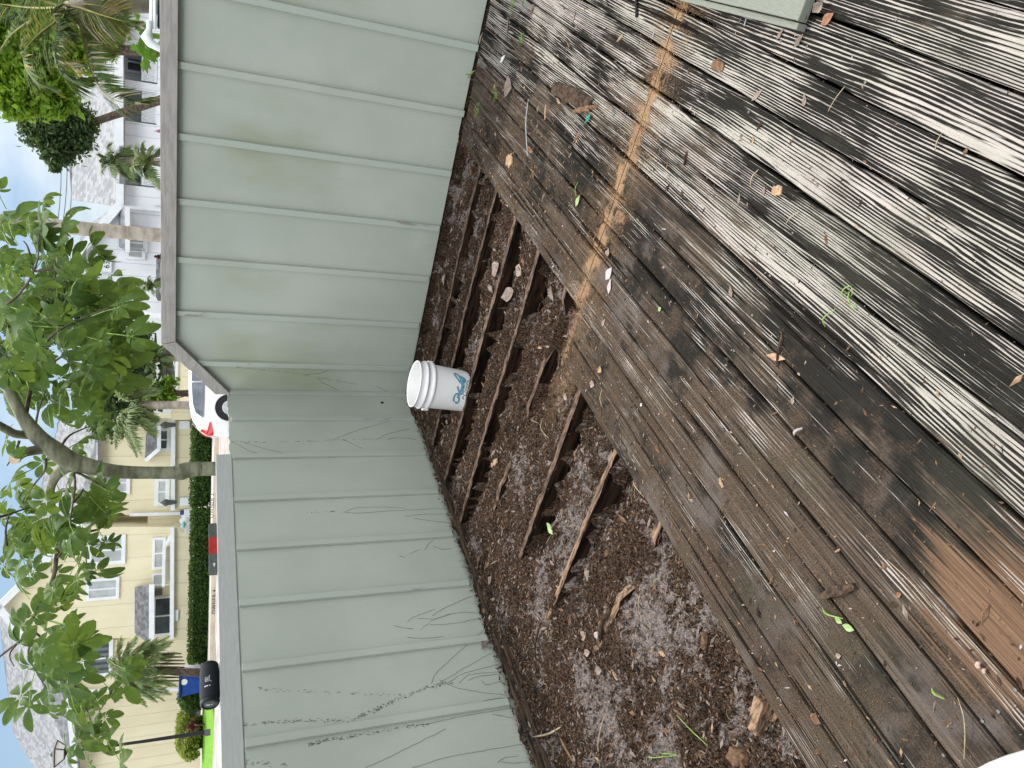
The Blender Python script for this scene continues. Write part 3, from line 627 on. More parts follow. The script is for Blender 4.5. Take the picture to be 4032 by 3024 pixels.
#@@PART2@@
# ------------------------------------------------------------------ loose things on the deck and in the hole
def zsurf(x, y):
    if x > 2.09 or (x > 1.80 and y < -2.14): return .0015
    return float(soilz(x, y)) + .004
M['leafdry'] = mvar('dry_leaf_pinkish', (.20, .145, .12), (.30, .235, .205), 30, rough=.7, bump=.3, bdist=.001)
M['leafbrown'] = mvar('dry_leaf_brown', (.16, .075, .04), (.30, .15, .085), 30, rough=.6, bump=.3, bdist=.001)
M['leafpale'] = mvar('bleached_leaf', (.36, .31, .31), (.45, .40, .40), 30, rough=.7, bump=.3, bdist=.001)
M['leafgrey'] = mvar('grey_dead_leaf', (.16, .125, .105), (.26, .21, .18), 30, rough=.8, bump=.3, bdist=.001)
M['leafgreen'] = mvar('wilted_green_leaf', (.20, .29, .11), (.32, .40, .19), 30, rough=.5, bump=.2, bdist=.001)
M['chip_l'] = mvar('fresh_wood_chip', (.26, .165, .10), (.40, .275, .17), 60, (1, 1, 1), .8, .6, .002)
M['chip_m'] = mvar('brown_wood_chip', (.10, .055, .032), (.20, .12, .07), 60, (1, 1, 1), .85, .6, .002)
M['chip_d'] = mvar('dark_bark', (.022, .014, .010), (.085, .055, .038), 50, (1, 1, 1), .9, .8, .004)
M['stem'] = mvar('dry_straw', (.30, .24, .15), (.42, .35, .24), 40, rough=.7, bump=.1)
M['greenstem'] = mvar('fresh_green_stem', (.16, .27, .05), (.26, .38, .10), 40, rough=.5, bump=.1)
M['teal'] = mvar('teal_plastic', (.01, .16, .13), (.03, .26, .21), 60, rough=.3, bump=.2)
def leafshape(L, W, curl, fold, lobes=0):
    mb = MB(); n = 9; vs = []
    for i in range(n + 1):
        t = i / n; w = W * .5 * (max(0, math.sin(math.pi * min(1, t))) ** 1.15) * (1.25 - .4 * t) * (1 + lobes * math.sin(t * 20)) + .0004
        x = (t - .5) * L; z = curl * (4 * (t - .5) ** 2) * L + .001
        for s in (-1, -.5, 0, .5, 1): vs.append((x, s * w, z + fold * abs(s) * w + .0008 * math.sin(t * 9 + s * 4)))
    for i in range(n + 1):
        for j in range(5): vs.append((vs[i * 5 + j][0], vs[i * 5 + j][1], vs[i * 5 + j][2] - .0006))
    N = (n + 1) * 5; fs = []
    for i in range(n):
        for j in range(4):
            a = i * 5 + j; fs.append((a, a + 5, a + 6, a + 1)); fs.append((N + a, N + a + 1, N + a + 6, N + a + 5))
    mb.add(vs, fs); return mb
def chipshape(L, W, H, rough=.25, seed=0):
    R = random.Random(seed); mb = MB(); n = 6; vs = []
    for i in range(n + 1):
        t = i / n; x = (t - .5) * L; w = W * .5 * (.55 + .45 * math.sin(math.pi * min(.95, max(.1, t)))); h = H * (.5 + .5 * math.sin(math.pi * min(.9, max(.12, t))))
        for q in ((-w, 0), (-w * .8, h * .8), (0, h), (w * .85, h * .7), (w, 0)): vs.append((x + R.uniform(-1, 1) * L * .06 * (1 if i in (0, n) else .3), q[0] * (1 + R.uniform(-rough, rough)), q[1] * (1 + R.uniform(-rough, rough))))
    fs = [(i * 5 + j, (i + 1) * 5 + j, (i + 1) * 5 + (j + 1) % 5, i * 5 + (j + 1) % 5) for i in range(n) for j in range(5)] + [tuple(range(5)), tuple(n * 5 + j for j in range(4, -1, -1))]
    mb.add(vs, fs); return mb
def place(name, mb, mat_, label, cat, p, q=None, group=None, dz=0., tilt=(0, 0), smooth=False, z=None):
    """p, q: two sightings giving position and heading; mesh has its length on x"""
    a = g2w(*p); b = g2w(*(q or (p[0] + 10, p[1]))); c = a if q is None else (a + b) / 2
    ang = math.atan2(b[1] - a[1], b[0] - a[0]); zz = (zsurf(c[0], c[1]) if z is None else z) + dz
    R = Matrix.Rotation(ang, 4, 'Z') @ Matrix.Rotation(tilt[0], 4, 'X') @ Matrix.Rotation(tilt[1], 4, 'Y')
    me = mesh(name, mb, mat_, (0, 0, 0), smooth); o = bpy.data.objects.new(name, me); COL.objects.link(o)
    o.matrix_world = Matrix.Translation((c[0], c[1], zz)) @ R; _props(o, label, cat, group, None); return o
def span(p, q): a = g2w(*p); b = g2w(*q); return float(np.linalg.norm((a - b)[:2]))
T0 = zf(1700, 0, 1.8433); T2 = zf(1600, 500, 1.843); T3 = zf(1600, 1300, 1.843); T5 = zf(2500, 0, 1.4428); T6 = zf(2500, 1100, 1.4439); TB = zf(2800, 2000, 1.620); TO = zf(1900, 2100, 1.796)
LEAVES = [  # p, q, width ratio, material, curl, fold, label
 (T5(812, 228), T5(850, 165), .34, 'leafdry', .06, .4, 'small pinkish dry leaf on the boards just left of the painted board'),
 (T5(915, 275), T5(968, 195), .40, 'leafgrey', .12, .7, 'curled grey brown leaf standing near the corner of the painted board'),
 (T5(1065, 145), T5(1140, 75), .60, 'leafbrown', .08, .3, 'broad orange brown leaf beside the end of the painted board'),
 (T5(670, 575), T5(733, 508), .30, 'leafdry', .05, .3, 'narrow pinkish leaf lying across white worn grain mid deck'),
 (T5(972, 610), T5(972, 535), .36, 'leafdry', .14, .5, 'curled tan leaf on the boards below the painted board'),
 (T5(592, 1165), T5(602, 1095), .26, 'leafgrey', .04, .2, 'slim grey brown leaf on the dark board under the square wood chip'),
 (T5(738, 1110), T5(745, 1062), .55, 'leafdry', .15, .6, 'small folded pink leaf next to the square wood chip'),
 (T2(1475, 1215), T2(1490, 1100), .40, 'leafpale', .05, .3, 'pale lilac dead leaf, lower half of the pair on the deck'),
 (T2(1455, 1110), T2(1500, 1020), .62, 'leafpale', .06, .2, 'pale lilac dead leaf, upper half of the pair on the deck'),
 (T2(1425, 1450), T2(1448, 1390), .45, 'leafdry', .03, .2, 'flat pink oval leaf on the boards by the hole edge'),
 (T2(1470, 940), T2(1475, 880), .9, 'leafdry', .1, .4, 'crumpled pinkish leaf piece on the deck just above the lilac pair'),
 (T0(1028, 165), T0(1048, 78), .28, 'leafdry', .04, .3, 'slender pale pink leaf on the dark boards near the top edge'),
 (T0(720, 110), T0(748, 45), .35, 'leafbrown', .06, .4, 'narrow rusty leaf on the deck near the tall fence'),
 (T0(555, 275), T0(568, 130), .18, 'leafgrey', .10, .8, 'long curled grey leaf in the litter pile by the tall fence'),
 (T0(535, 625), T0(590, 640), .85, 'leafdry', .05, .2, 'triangular pinkish leaf scrap on the deck by the tall fence'),
 (T0(352, 330), T0(380, 235), .30, 'leafdry', .08, .7, 'pink dry leaf stuck under the foot of the tall fence'),
 (T2(238, 1150), T2(250, 1050), .50, 'leafdry', .10, .8, 'tan curled leaf at the foot of the tall fence in the hole'),
 (T2(600, 1070), T2(650, 985), .75, 'leafdry', .12, .4, 'pale crumpled leaf on soil between the second and third joists'),
 (T2(760, 1010), T2(800, 1070), .70, 'leafdry', .1, .3, 'pinkish cupped leaf in the soil near the fourth joist'),
 (T2(665, 1235), T2(755, 1185), .42, 'leafgrey', .15, .5, 'curled brown leaf hanging over the trench by the third joist'),
 (T2(1015, 1150), T2(1035, 1265), .45, 'leafgrey', .12, .9, 'rolled grey leaf on soil beside the deck edge'),
 (T3(1425, 1000), T3(1425, 850), .42, 'leafgrey', .05, .4, 'large dark brown leaf lying by the seventh joist'),
 (T3(1075, 455), T3(1095, 510), .6, 'leafdry', .1, .4, 'pink leaf on orange dusted soil inside the hole'),
 (T3(980, 190), T3(1000, 225), .6, 'leafdry', .1, .4, 'small pink leaf on the splintered fifth joist'),
 (T3(1405, 270), T3(1425, 305), .9, 'chip_l', .1, .5, 'pale peach bark flake on the short sawn boards'),
 (T3(1340, 385), T3(1375, 400), .7, 'leafdry', .08, .4, 'dull pink leaf on the short sawn boards near the cut'),
 (TO(628, 755), TO(665, 710), .6, 'leafdry', .1, .4, 'pale leaf on brown litter left of the eighth joist'),
 (TO(735, 760), TO(755, 700), .6, 'leafpale', .1, .6, 'white cupped leaf on brown litter left of the eighth joist'),
 (TO(780, 975), TO(828, 970), .55, 'leafgrey', .1, .4, 'grey pink leaf on the litter far from any joist'),
 (TO(685, 860), TO(725, 840), .5, 'leafdry', .1, .4, 'small pale leaf in the litter under the white cupped leaf'),
 (TO(30, 360), TO(50, 305), .55, 'leafdry', .05, .3, 'tan leaf on soil beside the ledger along the low fence'),
 (T6(560, 105), T6(548, 35), .35, 'leafdry', .10, .6, 'tan curled leaf scrap on the boards above the crossed twigs'),
 (T6(900, 712), T6(908, 665), .5, 'leafdry', .04, .3, 'small brown oval leaf on the middle boards'),
 (T6(755, 430), T6(865, 455), .24, 'chip_l', .03, .2, 'pale tan leaf crossing under the dark twig'),
 (TB(1195, 560), TB(1210, 548), .6, 'leafbrown', .04, .3, 'tiny orange leaf on the black boards near the brown stain'),
 (TB(800, 945), TB(835, 940), .7, 'leafdry', .04, .3, 'small dull pink leaf on the lower boards'),
]
for p, q, wr, mt, cu, fo, lb in LEAVES:
    l = max(span(p, q), .02); place('dry_leaf', leafshape(l, l * wr, cu, fo, .03), M[mt], lb, 'leaf', p, q, group='loose leaves on deck and soil', dz=.001)
# litter leaves by the painted board end
for p, q, lb in ((T5(1000, 60), T5(1010, 130), 'crinkled grey leaf tucked against the end of the painted board'), (T5(1035, 70), T5(1110, 10), 'large brown leaf leaning above the end of the painted board')):
    l = span(p, q); place('dry_leaf', leafshape(l, l * .55, .2, .6, .08), M['leafgrey'], lb, 'leaf', p, q, group='loose leaves on deck and soil', dz=.012, tilt=(.5, -.2))
CH = [
 (T5(787, 1085), T5(840, 1085), .8, .010, 'chip_l', 'square splintered tan wood chip on the dark boards', 'wood chip'),
 (T2(730, 245), T2(772, 245), .8, .010, 'chip_l', 'orange tan bark chunk on the boards near the tall fence', 'wood chip'),
 (T0(825, 870), T0(832, 760), .16, .006, 'chip_l', 'long pale splinter on the dark boards near the white straw', 'wood chip'),
 (T0(770, 815), T0(778, 770), .25, .005, 'chip_l', 'short pale splinter beside the long one', 'wood chip'),
 (T0(912, 715), T0(932, 750), .3, .006, 'chip_l', 'small yellowish splinter at the end of the dark bark piece', 'wood chip'),
 (T0(480, 855), T0(475, 885), .5, .004, 'chip_l', 'tiny cream chip near the green weed', 'wood chip'),
 (T0(2050, 470), T0(2130, 490), .6, .016, 'chip_m', 'knobbly brown bark lump with an orange top on the boards', 'bark'),
 (T0(1350, 300), T0(1390, 255), .3, .006, 'chip_l', 'pinkish split chip on boards near the top', 'wood chip'),
 (T6(485, 1130), T6(505, 1185), .45, .007, 'chip_l', 'tan chip on the dark green boards', 'wood chip'),
 (TB(385, 485), TB(400, 435), .35, .008, 'chip_m', 'brown wedge chip on the lower dark boards', 'wood chip'),
 (TB(800, 280), TB(828, 262), .35, .006, 'chip_l', 'tan flake on the boards above the moss clump', 'wood chip'),
 (TB(850, 1105), TB(868, 1140), .35, .006, 'chip_l', 'cream flake on the lower brown boards', 'wood chip'),
 (TO(880, 975), TO(915, 1045), .22, .008, 'chip_l', 'bright pale splinter standing out in the soil', 'wood chip'),
 (TO(1215, 850), TO(1275, 875), .4, .012, 'chip_l', 'yellow crumbly chip on the soil', 'wood chip'),
 (T3(590, 980), T3(628, 945), .4, .010, 'chip_l', 'orange tan chip between the fourth and fifth joists', 'wood chip'),
 (T3(865, 120), T3(945, 122), .12, .005, 'chip_l', 'pale flat splinter on the soil above the fifth joist', 'wood chip'),
 (T3(1260, 975), T3(1290, 1010), .3, .006, 'chip_l', 'cream splinter between the sixth and seventh joists', 'wood chip'),
 (T3(1110, 920), T3(1200, 850), .5, .020, 'chip_m', 'broken brown block beside the sixth joist', 'wood block'),
 (TO(1700, 1560), TO(1800, 1620), .8, .05, 'chip_m', 'orange brown broken stump in the grey soil', 'wood block'),
 (T0(890, 640), T0(1165, 755), .20, .016, 'chip_d', 'large dark rotten bark piece with a golden end on the boards', 'bark'),
 (T0(1030, 812), T0(1200, 770), .12, .012, 'chip_m', 'thin brown splinter under the large bark piece', 'bark'),
 (T0(1035, 1035), T0(1080, 965), .28, .008, 'chip_m', 'brown shaving on the dusty boards', 'wood chip'),
 (T0(700, 1075), T0(735, 1105), .35, .007, 'chip_m', 'brown stub crossing the white straw', 'wood chip'),
 (T0(1842, 1200), T0(1860, 1105), .22, .012, 'chip_d', 'black splinter standing in a gap between boards', 'wood chip'),
 (T6(810, 500), T6(848, 290), .10, .010, 'chip_d', 'dark forked twig on the middle boards', 'twig'),
 (TO(980, 360), TO(1010, 450), .5, .018, 'chip_d', 'curled black strap on the eighth joist', 'strap'),
 (T2(1385, 720), T2(1440, 640), .5, .008, 'chip_d', 'dark crumb of bark beside the sawdust line', 'bark'),
 (T0(1350, 1560), T0(1410, 1600), .7, .012, 'chip_m', 'reddish bark crumb on the sawdust line', 'bark'),
 (TB(720, 560), TB(925, 500), .25, .022, 'chip_d', 'clump of dark brown root matter on the lower boards', 'root clump'),
 (TB(300, 640), TB(315, 700), .4, .010, 'chip_d', 'dark crumb on the lowest boards next to the hole', 'bark'),
 (TO(1550, 700), TO(1545, 820), .3, .02, 'chip_m', 'brown broken stick end in the soil by the deck edge', 'wood block'),
]
for i, (p, q, wr, h, mt, lb, ct) in enumerate(CH):
    l = span(p, q); place('wood_chip' if ct == 'wood chip' else ct.replace(' ', '_'), chipshape(l, l * wr, h, .3, i), M[mt], lb, ct, p, q, group='wood scraps on deck and soil' if ct == 'wood chip' else None)
# square block end sticking out under the boards
bw = g2w(*TO(1830, 1280)); b2_ = g2w(*TO(2010, 1330)); c = (bw + b2_) / 2
o = single('wood_block', MB().box(-.055, .075, -.020, .020, -.06, .012), M['joist_light'], 'square cut brown block end jutting from under the boards', 'wood block', base=(0, 0, 0), bevel=.003); o.location = (c[0], c[1] + .0, -.012); o.rotation_euler = (.1, -.12, .25)
# straws, stems, twigs
STR = [
 ([T0(706, 722), T0(704, 900), T0(700, 1135)], .0022, 'silver', 'long white flat straw on the boards near the tall fence', 'straw'),
 ([T5(664, 1055), T5(688, 1010), T5(708, 965)], .002, 'stem', 'short cream straw beside the square wood chip', 'straw'),
 ([T3(918, 640), T3(945, 715), T3(975, 785)], .0022, 'stem', 'cream straw lying in the middle of the soil', 'straw'),
 ([T3(848, 620), T3(870, 650), T3(898, 675)], .0016, 'stem', 'thin straw above the cream one in the soil', 'straw'),
 ([T3(1540, 1050), T3(1610, 1110), T3(1690, 1215)], .0018, 'stem', 'thin straw crossing onto the boards by the seventh joist', 'straw'),
 ([T3(880, 1380), T3(865, 1470), T3(848, 1560)], .0018, 'stem', 'straw standing along the sixth joist', 'straw'),
 ([T5(1200, 490), T5(1160, 570), T5(1103, 635)], .0012, 'stem', 'thin straw across the pale grain', 'straw'),
 ([T5(1748, 760), T5(1742, 810), T5(1712, 858)], .0012, 'stem', 'thin bent straw on the right boards', 'straw'),
 ([T5(865, 1270), T5(910, 1235), T5(945, 1200)], .0014, 'stem', 'grey straw under the chip', 'straw'),
 ([T3(1425, 430), T3(1430, 500), T3(1428, 560)], .0018, 'stem', 'straw standing on the short sawn boards', 'straw'),
 ([TO(320, 1447), TO(420, 1425), TO(508, 1378)], .005, 'stem', 'pale curved stick lying over the ledger by the low fence', 'stick'),
 ([TO(770, 1659), TO(780, 1480), TO(803, 1290)], .002, 'stem', 'long pale straw in the litter at the lower left', 'straw'),
 ([TO(510, 1455), TO(560, 1530), TO(615, 1630)], .005, 'chip_m', 'brown stick slanting in the litter near the ledger', 'stick'),
 ([TO(1410, 1277), TO(1490, 1380), TO(1590, 1500)], .0016, 'greenstem', 'yellow green grass blade on the grey soil', 'grass'),
 ([TO(1075, 1600), TO(1130, 1605), TO(1205, 1610)], .002, 'greenstem', 'green grass blade at the bottom of the litter', 'grass'),
 ([TO(1130, 1580), TO(1195, 1605), TO(1210, 1659)], .002, 'greenstem', 'forked green blade next to the lowest grass blade', 'grass'),
 ([TO(1015, 420), TO(1045, 520), TO(1078, 625)], .0016, 'stem', 'wiry stem running from the black strap', 'stem'),
 ([TO(1118, 362), TO(1140, 342), TO(1168, 322)], .0016, 'greenstem', 'small green blade by the eighth joist', 'grass'),
 ([TO(880, 480), TO(900, 435), TO(945, 425)], .0014, 'stem', 'curved tan stem by the eighth joist', 'stem'),
 ([TO(340, 900), TO(350, 790), TO(365, 640)], .006, 'chip_d', 'dark slat of rotten wood near the ledger', 'stick'),
 ([TO(790, 770), TO(815, 650), TO(838, 540)], .010, 'chip_d', 'black rotten slat in the middle of the soil', 'stick'),
 ([T0(2210, 0), T0(2215, 10)], .001, 'stem', None, None),
 ([T5(600, 135), T5(612, 105)], .0035, 'steel', 'small dark screw by the painted board', 'screw'),
 ([T5(628, 150), T5(640, 108)], .003, 'silver', 'bright bent screw by the painted board', 'screw'),
 ([T5(105, 215), T5(118, 180)], .003, 'silver', 'small screw in the board gap near the sawdust line', 'screw'),
 ([T6(915, 885), T6(940, 862), T6(962, 845)], .004, 'leafpale', 'white forked scrap on the middle boards', 'scrap'),
 ([T6(1265, 180), T6(1240, 120), T6(1228, 70)], .002, 'greenstem', 'green curly stem on the boards', 'stem'),
 ([T6(1228, 70), T6(1200, 90), T6(1215, 55), T6(1250, 42), T6(1262, 75), T6(1235, 98)], .0015, 'greenstem', 'looped tip of the green curly stem', 'stem'),
 ([T6(1090, 270), T6(1095, 225), T6(1145, 170)], .0018, 'greenstem', 'thin green hooked stem on the boards', 'stem'),
 ([TB(1130, 330), TB(1300, 470), TB(1420, 640)], .0014, 'stem', 'long thin straw in the board gap near the brown stain', 'straw'),
 ([TB(1580, 1210), TB(1640, 1320), TB(1650, 1450), TB(1620, 1600)], .0012, 'stem', 'hair thin straw over the lowest right boards', 'straw'),
 ([TB(720, 645), TB(770, 675), TB(850, 705)], .0022, 'greenstem', 'green stem with leaves on the lower boards', 'stem'),
 ([TB(1420, 1150), TB(1460, 1180), TB(1500, 1215)], .003, 'greenstem', 'yellow green blade on the brown stained boards', 'grass'),
 ([T2(1255, 395), T2(1248, 450), T2(1240, 510)], .0018, 'greenstem', 'stalk of the pale green leaf on the dusty boards', 'stem'),
 ([T2(240, 450), T2(330, 525), T2(412, 598)], .006, 'chip_m', 'brown stick poking out from under the tall fence', 'stick'),
 ([T2(235, 1160), T2(300, 1280), T2(375, 1459)], .013, 'chip_d', 'dark broken slat lying over the first joist', 'stick'),
 ([T2(175, 1478), T2(230, 1455), T2(275, 1440)], .004, 'chip_l', 'thin tan splinter near the tall fence foot', 'stick'),
 ([T3(955, 60), T3(985, 150), T3(960, 330)], .010, 'chip_d', 'long dark splinter of the fifth joist', 'stick'),
 ([T0(1028, 0), T0(1030, 2)], .001, 'stem', None, None),
]
for P_, r, mt, lb, ct in STR:
    if not lb: continue
    W_ = [g2w(*p) for p in P_]; W_ = [np.array([w[0], w[1], zsurf(w[0], w[1]) + r + .001 + (.012 if i not in (0, len(W_) - 1) and len(W_) > 2 else 0)]) for i, w in enumerate(W_)]
    W_ = smoothpts(W_, 5) if len(W_) > 2 else W_
    n = len(W_); single(ct.replace(' ', '_'), MB().tube(W_, [r * (1 - .5 * abs(2 * i / (n - 1) - 1) ** 3) for i in range(n)], 6), M[mt], lb, ct)
# green leaf scraps
for p, q, wr, lb in ((T2(1240, 580), T2(1270, 495), .5, 'pale green wilted leaf on the dusty boards'), (T3(970, 1400), T3(1015, 1490), .45, 'yellow green leaf on soil by the sixth joist'),
                     (TB(800, 700), TB(850, 735), .5, 'yellow green leaflet of the sprig on lower boards'), (TB(850, 745), TB(928, 780), .45, 'dark green leaflet of the sprig on lower boards'), (T6(140, 180), T6(158, 160), .7, 'tiny green leaf by the moss line')):
    l = span(p, q); place('green_leaf', leafshape(l, l * wr, .08, .3), M['leafgreen'], lb, 'leaf', p, q, dz=.003)
l = span(T0(1130, 890), T0(1168, 832)); place('plastic_scrap', leafshape(l, l * .5, .15, .5, .2), M['teal'], 'crinkled teal plastic scrap on the white boards', 'scrap', T0(1130, 890), T0(1168, 832), dz=.002)
l = span(T0(508, 458), T0(545, 402)); place('white_scrap', leafshape(l, l * .35, .1, .5, .2), M['white_plastic'], 'small white folded scrap near the tall fence', 'scrap', T0(508, 458), T0(545, 402), dz=.002)
# snail shells
def shell(name, p, r, mt, lb):
    w = g2w(*p); mb = MB(); c = np.array([w[0], w[1], .002 + r * .75]); 
    pts = [(r * .55 * math.exp(-q * .16) * math.cos(q), r * .55 * math.exp(-q * .16) * math.sin(q), r * .15 * q / 6) for q in np.linspace(0, 15, 50)]
    mb.tube([c + np.array(t) for t in pts], [r * .52 * math.exp(-q * .15) for q in np.linspace(0, 15, 50)], 10)
    single(name, mb, M[mt], lb, 'shell', smooth=True)
M['shell'] = mvar('tan_shell', (.30, .19, .15), (.44, .32, .27), 90, rough=.5, bump=.1)
shell('snail_shell', TB(1728, 1005), .011, 'shell', 'larger tan snail shell in the gap of the brown boards'); shell('snail_shell', TB(1760, 1042), .008, 'shell', 'smaller tan snail shell below the larger one')
shell('snail_shell', T3(1718, 545), .008, 'white_plastic', 'white spiral shell on a board seam')
shell('round_nut', T0(1610, 1350), .006, 'chip_m', 'brown round seed by the board seam')
# black bar end at the top edge
w = g2w(*T0(1500, 0)); w2 = g2w(*T0(1503, 180)); dd = (w2 - w) / np.linalg.norm(w2 - w); w = w - dd * .35
mb = MB().tube([w + [0, 0, .010], w2 - dd * .03 + [0, 0, .010]], .006, 8); k = single('strap_bar', mb, M['spk_rubber'], 'thin black bar lying on the boards at the top edge', 'bar')
# painted board lying at the top right
A_ = g2w(*T5(420, 0), .045); B_ = g2w(*T5(925, 120), .045); u = (B_ - A_)[:2]; u /= np.linalg.norm(u); v = np.array([-u[1], u[0]]); 
if v[0] < 0: v = -v
def pbq(s0, s1, t0, t1, z0, z1):
    P = [B_[:2] + u * s + v * t for s, t in ((s0, t0), (s1, t0), (s1, t1), (s0, t1))]
    return MB().add([(p[0], p[1], z) for z in (z0, z1) for p in P], [(0, 3, 2, 1), (4, 5, 6, 7), (0, 1, 5, 4), (1, 2, 6, 5), (2, 3, 7, 6), (3, 0, 4, 7)])
pbt = thing('painted_board', 'thick grey green painted board lying on the deck at the upper right', 'board', (B_[0], B_[1], 0))
pb_mat = mvar('dull_board_paint', (.155, .168, .140), (.18, .193, .163), 30, (9, 1, 9), .6, .3, .002, world=True)
part(pbt, 'board', pbq(-1.6, 0, 0, .9, .012, .045), pb_mat, bevel=.003)
part(pbt, 'edge_trim', pbq(-1.6, -.004, -.022, -.003, .004, .036), pb_mat, bevel=.002)
part(pbt, 'crack', pbq(-.30, -.01, -.0032, .0008, .0445, .0456), M['black'])
# white table whose edge shows at the lower corner
ta = g2w(*TB(1660, 1659), .74); tb_ = g2w(*TB(1996, 1545), .74); mid_ = (ta + tb_) / 2; dv = (tb_ - ta)[:2]; nv = np.array([dv[1], -dv[0]]); nv /= np.linalg.norm(nv)
if (CAM[:2] - mid_[:2]) @ nv < 0: nv = -nv
R_ = .42; ce = mid_[:2] + nv * math.sqrt(R_ ** 2 - (np.linalg.norm(dv) / 2) ** 2)
tt = thing('patio_table', 'round white plastic table, only its rounded edge showing in the near corner', 'table', (ce[0], ce[1], 0))
part(tt, 'tabletop', MB().lathe([(0, .70), (R_ - .03, .70), (R_ - .006, .708), (R_, .72), (R_ - .004, .735), (R_ - .02, .74), (0, .741)], 96, Matrix.Translation((ce[0], ce[1], 0))), M['white_plastic'], smooth=True)
part(tt, 'pedestal', MB().lathe([(0, 0), (.2, 0), (.2, .02), (.04, .06), (.035, .70)], 24, Matrix.Translation((ce[0], ce[1], 0.002))), M['white_plastic'], smooth=True)

# uncountable fine debris
def debris(name, n, sampler, size, mats, wts, seed, label, cat, flat=.35, aspect=(.12, .5), kind='stuff'):
    R = np.random.RandomState(seed); xy = sampler(R, n); keep = (soilz(xy[:, 0], xy[:, 1]) > -.15) | (xy[:, 0] > 1.79); xy = xy[keep]; n = len(xy); z = np.array([zsurf(a, b) for a, b in xy]) if n < 6000 else None
    if z is None:
        z = soilz(xy[:, 0], xy[:, 1]) + .003; on = (xy[:, 0] > 2.09) | ((xy[:, 0] > 1.80) & (xy[:, 1] < -2.14)); z = np.where(on, .0015, z)
    L_ = size[0] * np.exp(R.randn(n) * size[1]); w = L_ * R.uniform(aspect[0], aspect[1], n); h = w * .45
    t = R.uniform(0, math.pi * 2, n); tl = R.uniform(-flat, flat, n)
    base = np.array([[-.5, 0, 0], [0, -.5, 0], [.5, 0, 0], [0, .5, 0], [0.05, 0.05, 1.]])
    V = np.zeros((n, 5, 3)); 
    X = base[None, :, 0] * L_[:, None] * R.uniform(.8, 1.2, (n, 5)); Y = base[None, :, 1] * w[:, None] * R.uniform(.6, 1.3, (n, 5)); Zz = base[None, :, 2] * h[:, None] + X * np.sin(tl)[:, None]
    V[:, :, 0] = xy[:, 0:1] + X * np.cos(t)[:, None] - Y * np.sin(t)[:, None]; V[:, :, 1] = xy[:, 1:2] + X * np.sin(t)[:, None] + Y * np.cos(t)[:, None]; V[:, :, 2] = z[:, None] + Zz
    mi = R.choice(len(mats), n, p=np.array(wts) / sum(wts)); mb = MB(); mb.np_add(V, [(0, 1, 4), (1, 2, 4), (2, 3, 4), (3, 0, 4), (3, 2, 1, 0)], mi)
    single(name, mb, [M[k] for k in mats], label, cat, base=(1, -2, 0), kind=kind)
def s_soil(R, n):
    xy = np.stack([R.uniform(.0, 2.09, n), R.uniform(-4.9, -.01, n)], 1); return xy[~((xy[:, 0] > 1.79) & (xy[:, 1] < -2.14))]
debris('mulch_chips', 34000, s_soil, (.0125, .5), ['chip_d', 'chip_m', 'leafgrey', 'chip_l', 'leafdry', 'black'], [40, 22, 16, 2.5, 4, 12], 3, 'brown mulch and rotten wood fibres over the soil', 'mulch', .5)
debris('bark_litter', 2600, s_soil, (.030, .4), ['chip_d', 'leafgrey', 'black', 'chip_m', 'leafdry'], [42, 22, 18, 14, 3], 4, 'larger dark bark strips and dead leaves littering the soil', 'bark litter', .5, (.12, .5))
def s_deck(R, n):
    x = 2.0 + R.exponential(.55, n); y = R.uniform(-4.6, -.05, n); far = R.rand(n) < .45; y = np.where(far, -np.abs(R.normal(1.0, .75, n)) - .04, y); ok = (y < -.04) & (x < 4.2); x = np.where(y < -2.14, x - .18, x); ok &= ~((x < 2.1) & (y > -2.14)) & (x > 1.8)
    return np.stack([x, y], 1)[ok]
debris('deck_crumbs', 16000, s_deck, (.0075, .55), ['chip_m', 'chip_d', 'chip_l', 'leafdry', 'leafpale'], [34, 40, 9, 5, 2], 5, 'small wood crumbs and bits scattered over the deck', 'crumbs', .25)
def s_saw(R, n):
    x = R.uniform(1.80, 3.55, n); y = -2.135 + R.normal(0, 1, n) * np.where(R.rand(n) < .6, .028, .12); c = vnoise(x, y, 9, 77) + R.rand(n) * .6; return np.stack([x, y], 1)[c > .1]
M['sawdust'] = mvar('fresh_sawdust', (.22, .12, .058), (.40, .24, .125), 200, rough=.95, bump=0)
debris('sawdust', 14000, s_saw, (.0028, .4), ['sawdust', 'chip_m'], [88, 12], 6, 'orange sawdust along the saw cut across the boards', 'sawdust', .2, (.4, .9))
def s_foot(R, n):
    a = np.stack([R.uniform(0, 2.1, n), -np.abs(R.normal(0.05, .04, n))], 1); b = np.stack([np.abs(R.normal(.02, .04, n)), R.uniform(-4.9, 0, n)], 1); return np.concatenate([a, b])
debris('foot_litter', 1300, s_foot, (.028, .4), ['black', 'chip_d', 'leafgrey'], [50, 40, 6], 8, 'black rotten leaves packed along the fence feet', 'litter', .6, (.3, .7))
# fine roots and fibres
mb = MB()
for _ in range(750):
    x, y = rnd.uniform(.05, 2.0), rnd.uniform(-4.6, -.1)
    if y < -2.14 and x > 1.75: continue
    q = rnd.random() * 6.28; l = rnd.uniform(.02, .07); b_ = rnd.uniform(-1.5, 1.5); z = float(soilz(x, y)) + .006
    pts = [(x, y, z)]
    for i in range(4): q += b_ * .4; x += math.cos(q) * l / 4; y += math.sin(q) * l / 4; pts.append((x, y, max(float(soilz(x, y)) + .004, z + rnd.uniform(-.004, .01))))
    mb.tube(pts, .0007, 3, cap=False, mi=rnd.choice((0, 0, 1)))
single('root_fibres', mb, [M['chip_m'], M['stem']], 'thin tan root fibres tangled in the soil', 'roots', base=(1, -2, 0), kind='stuff')
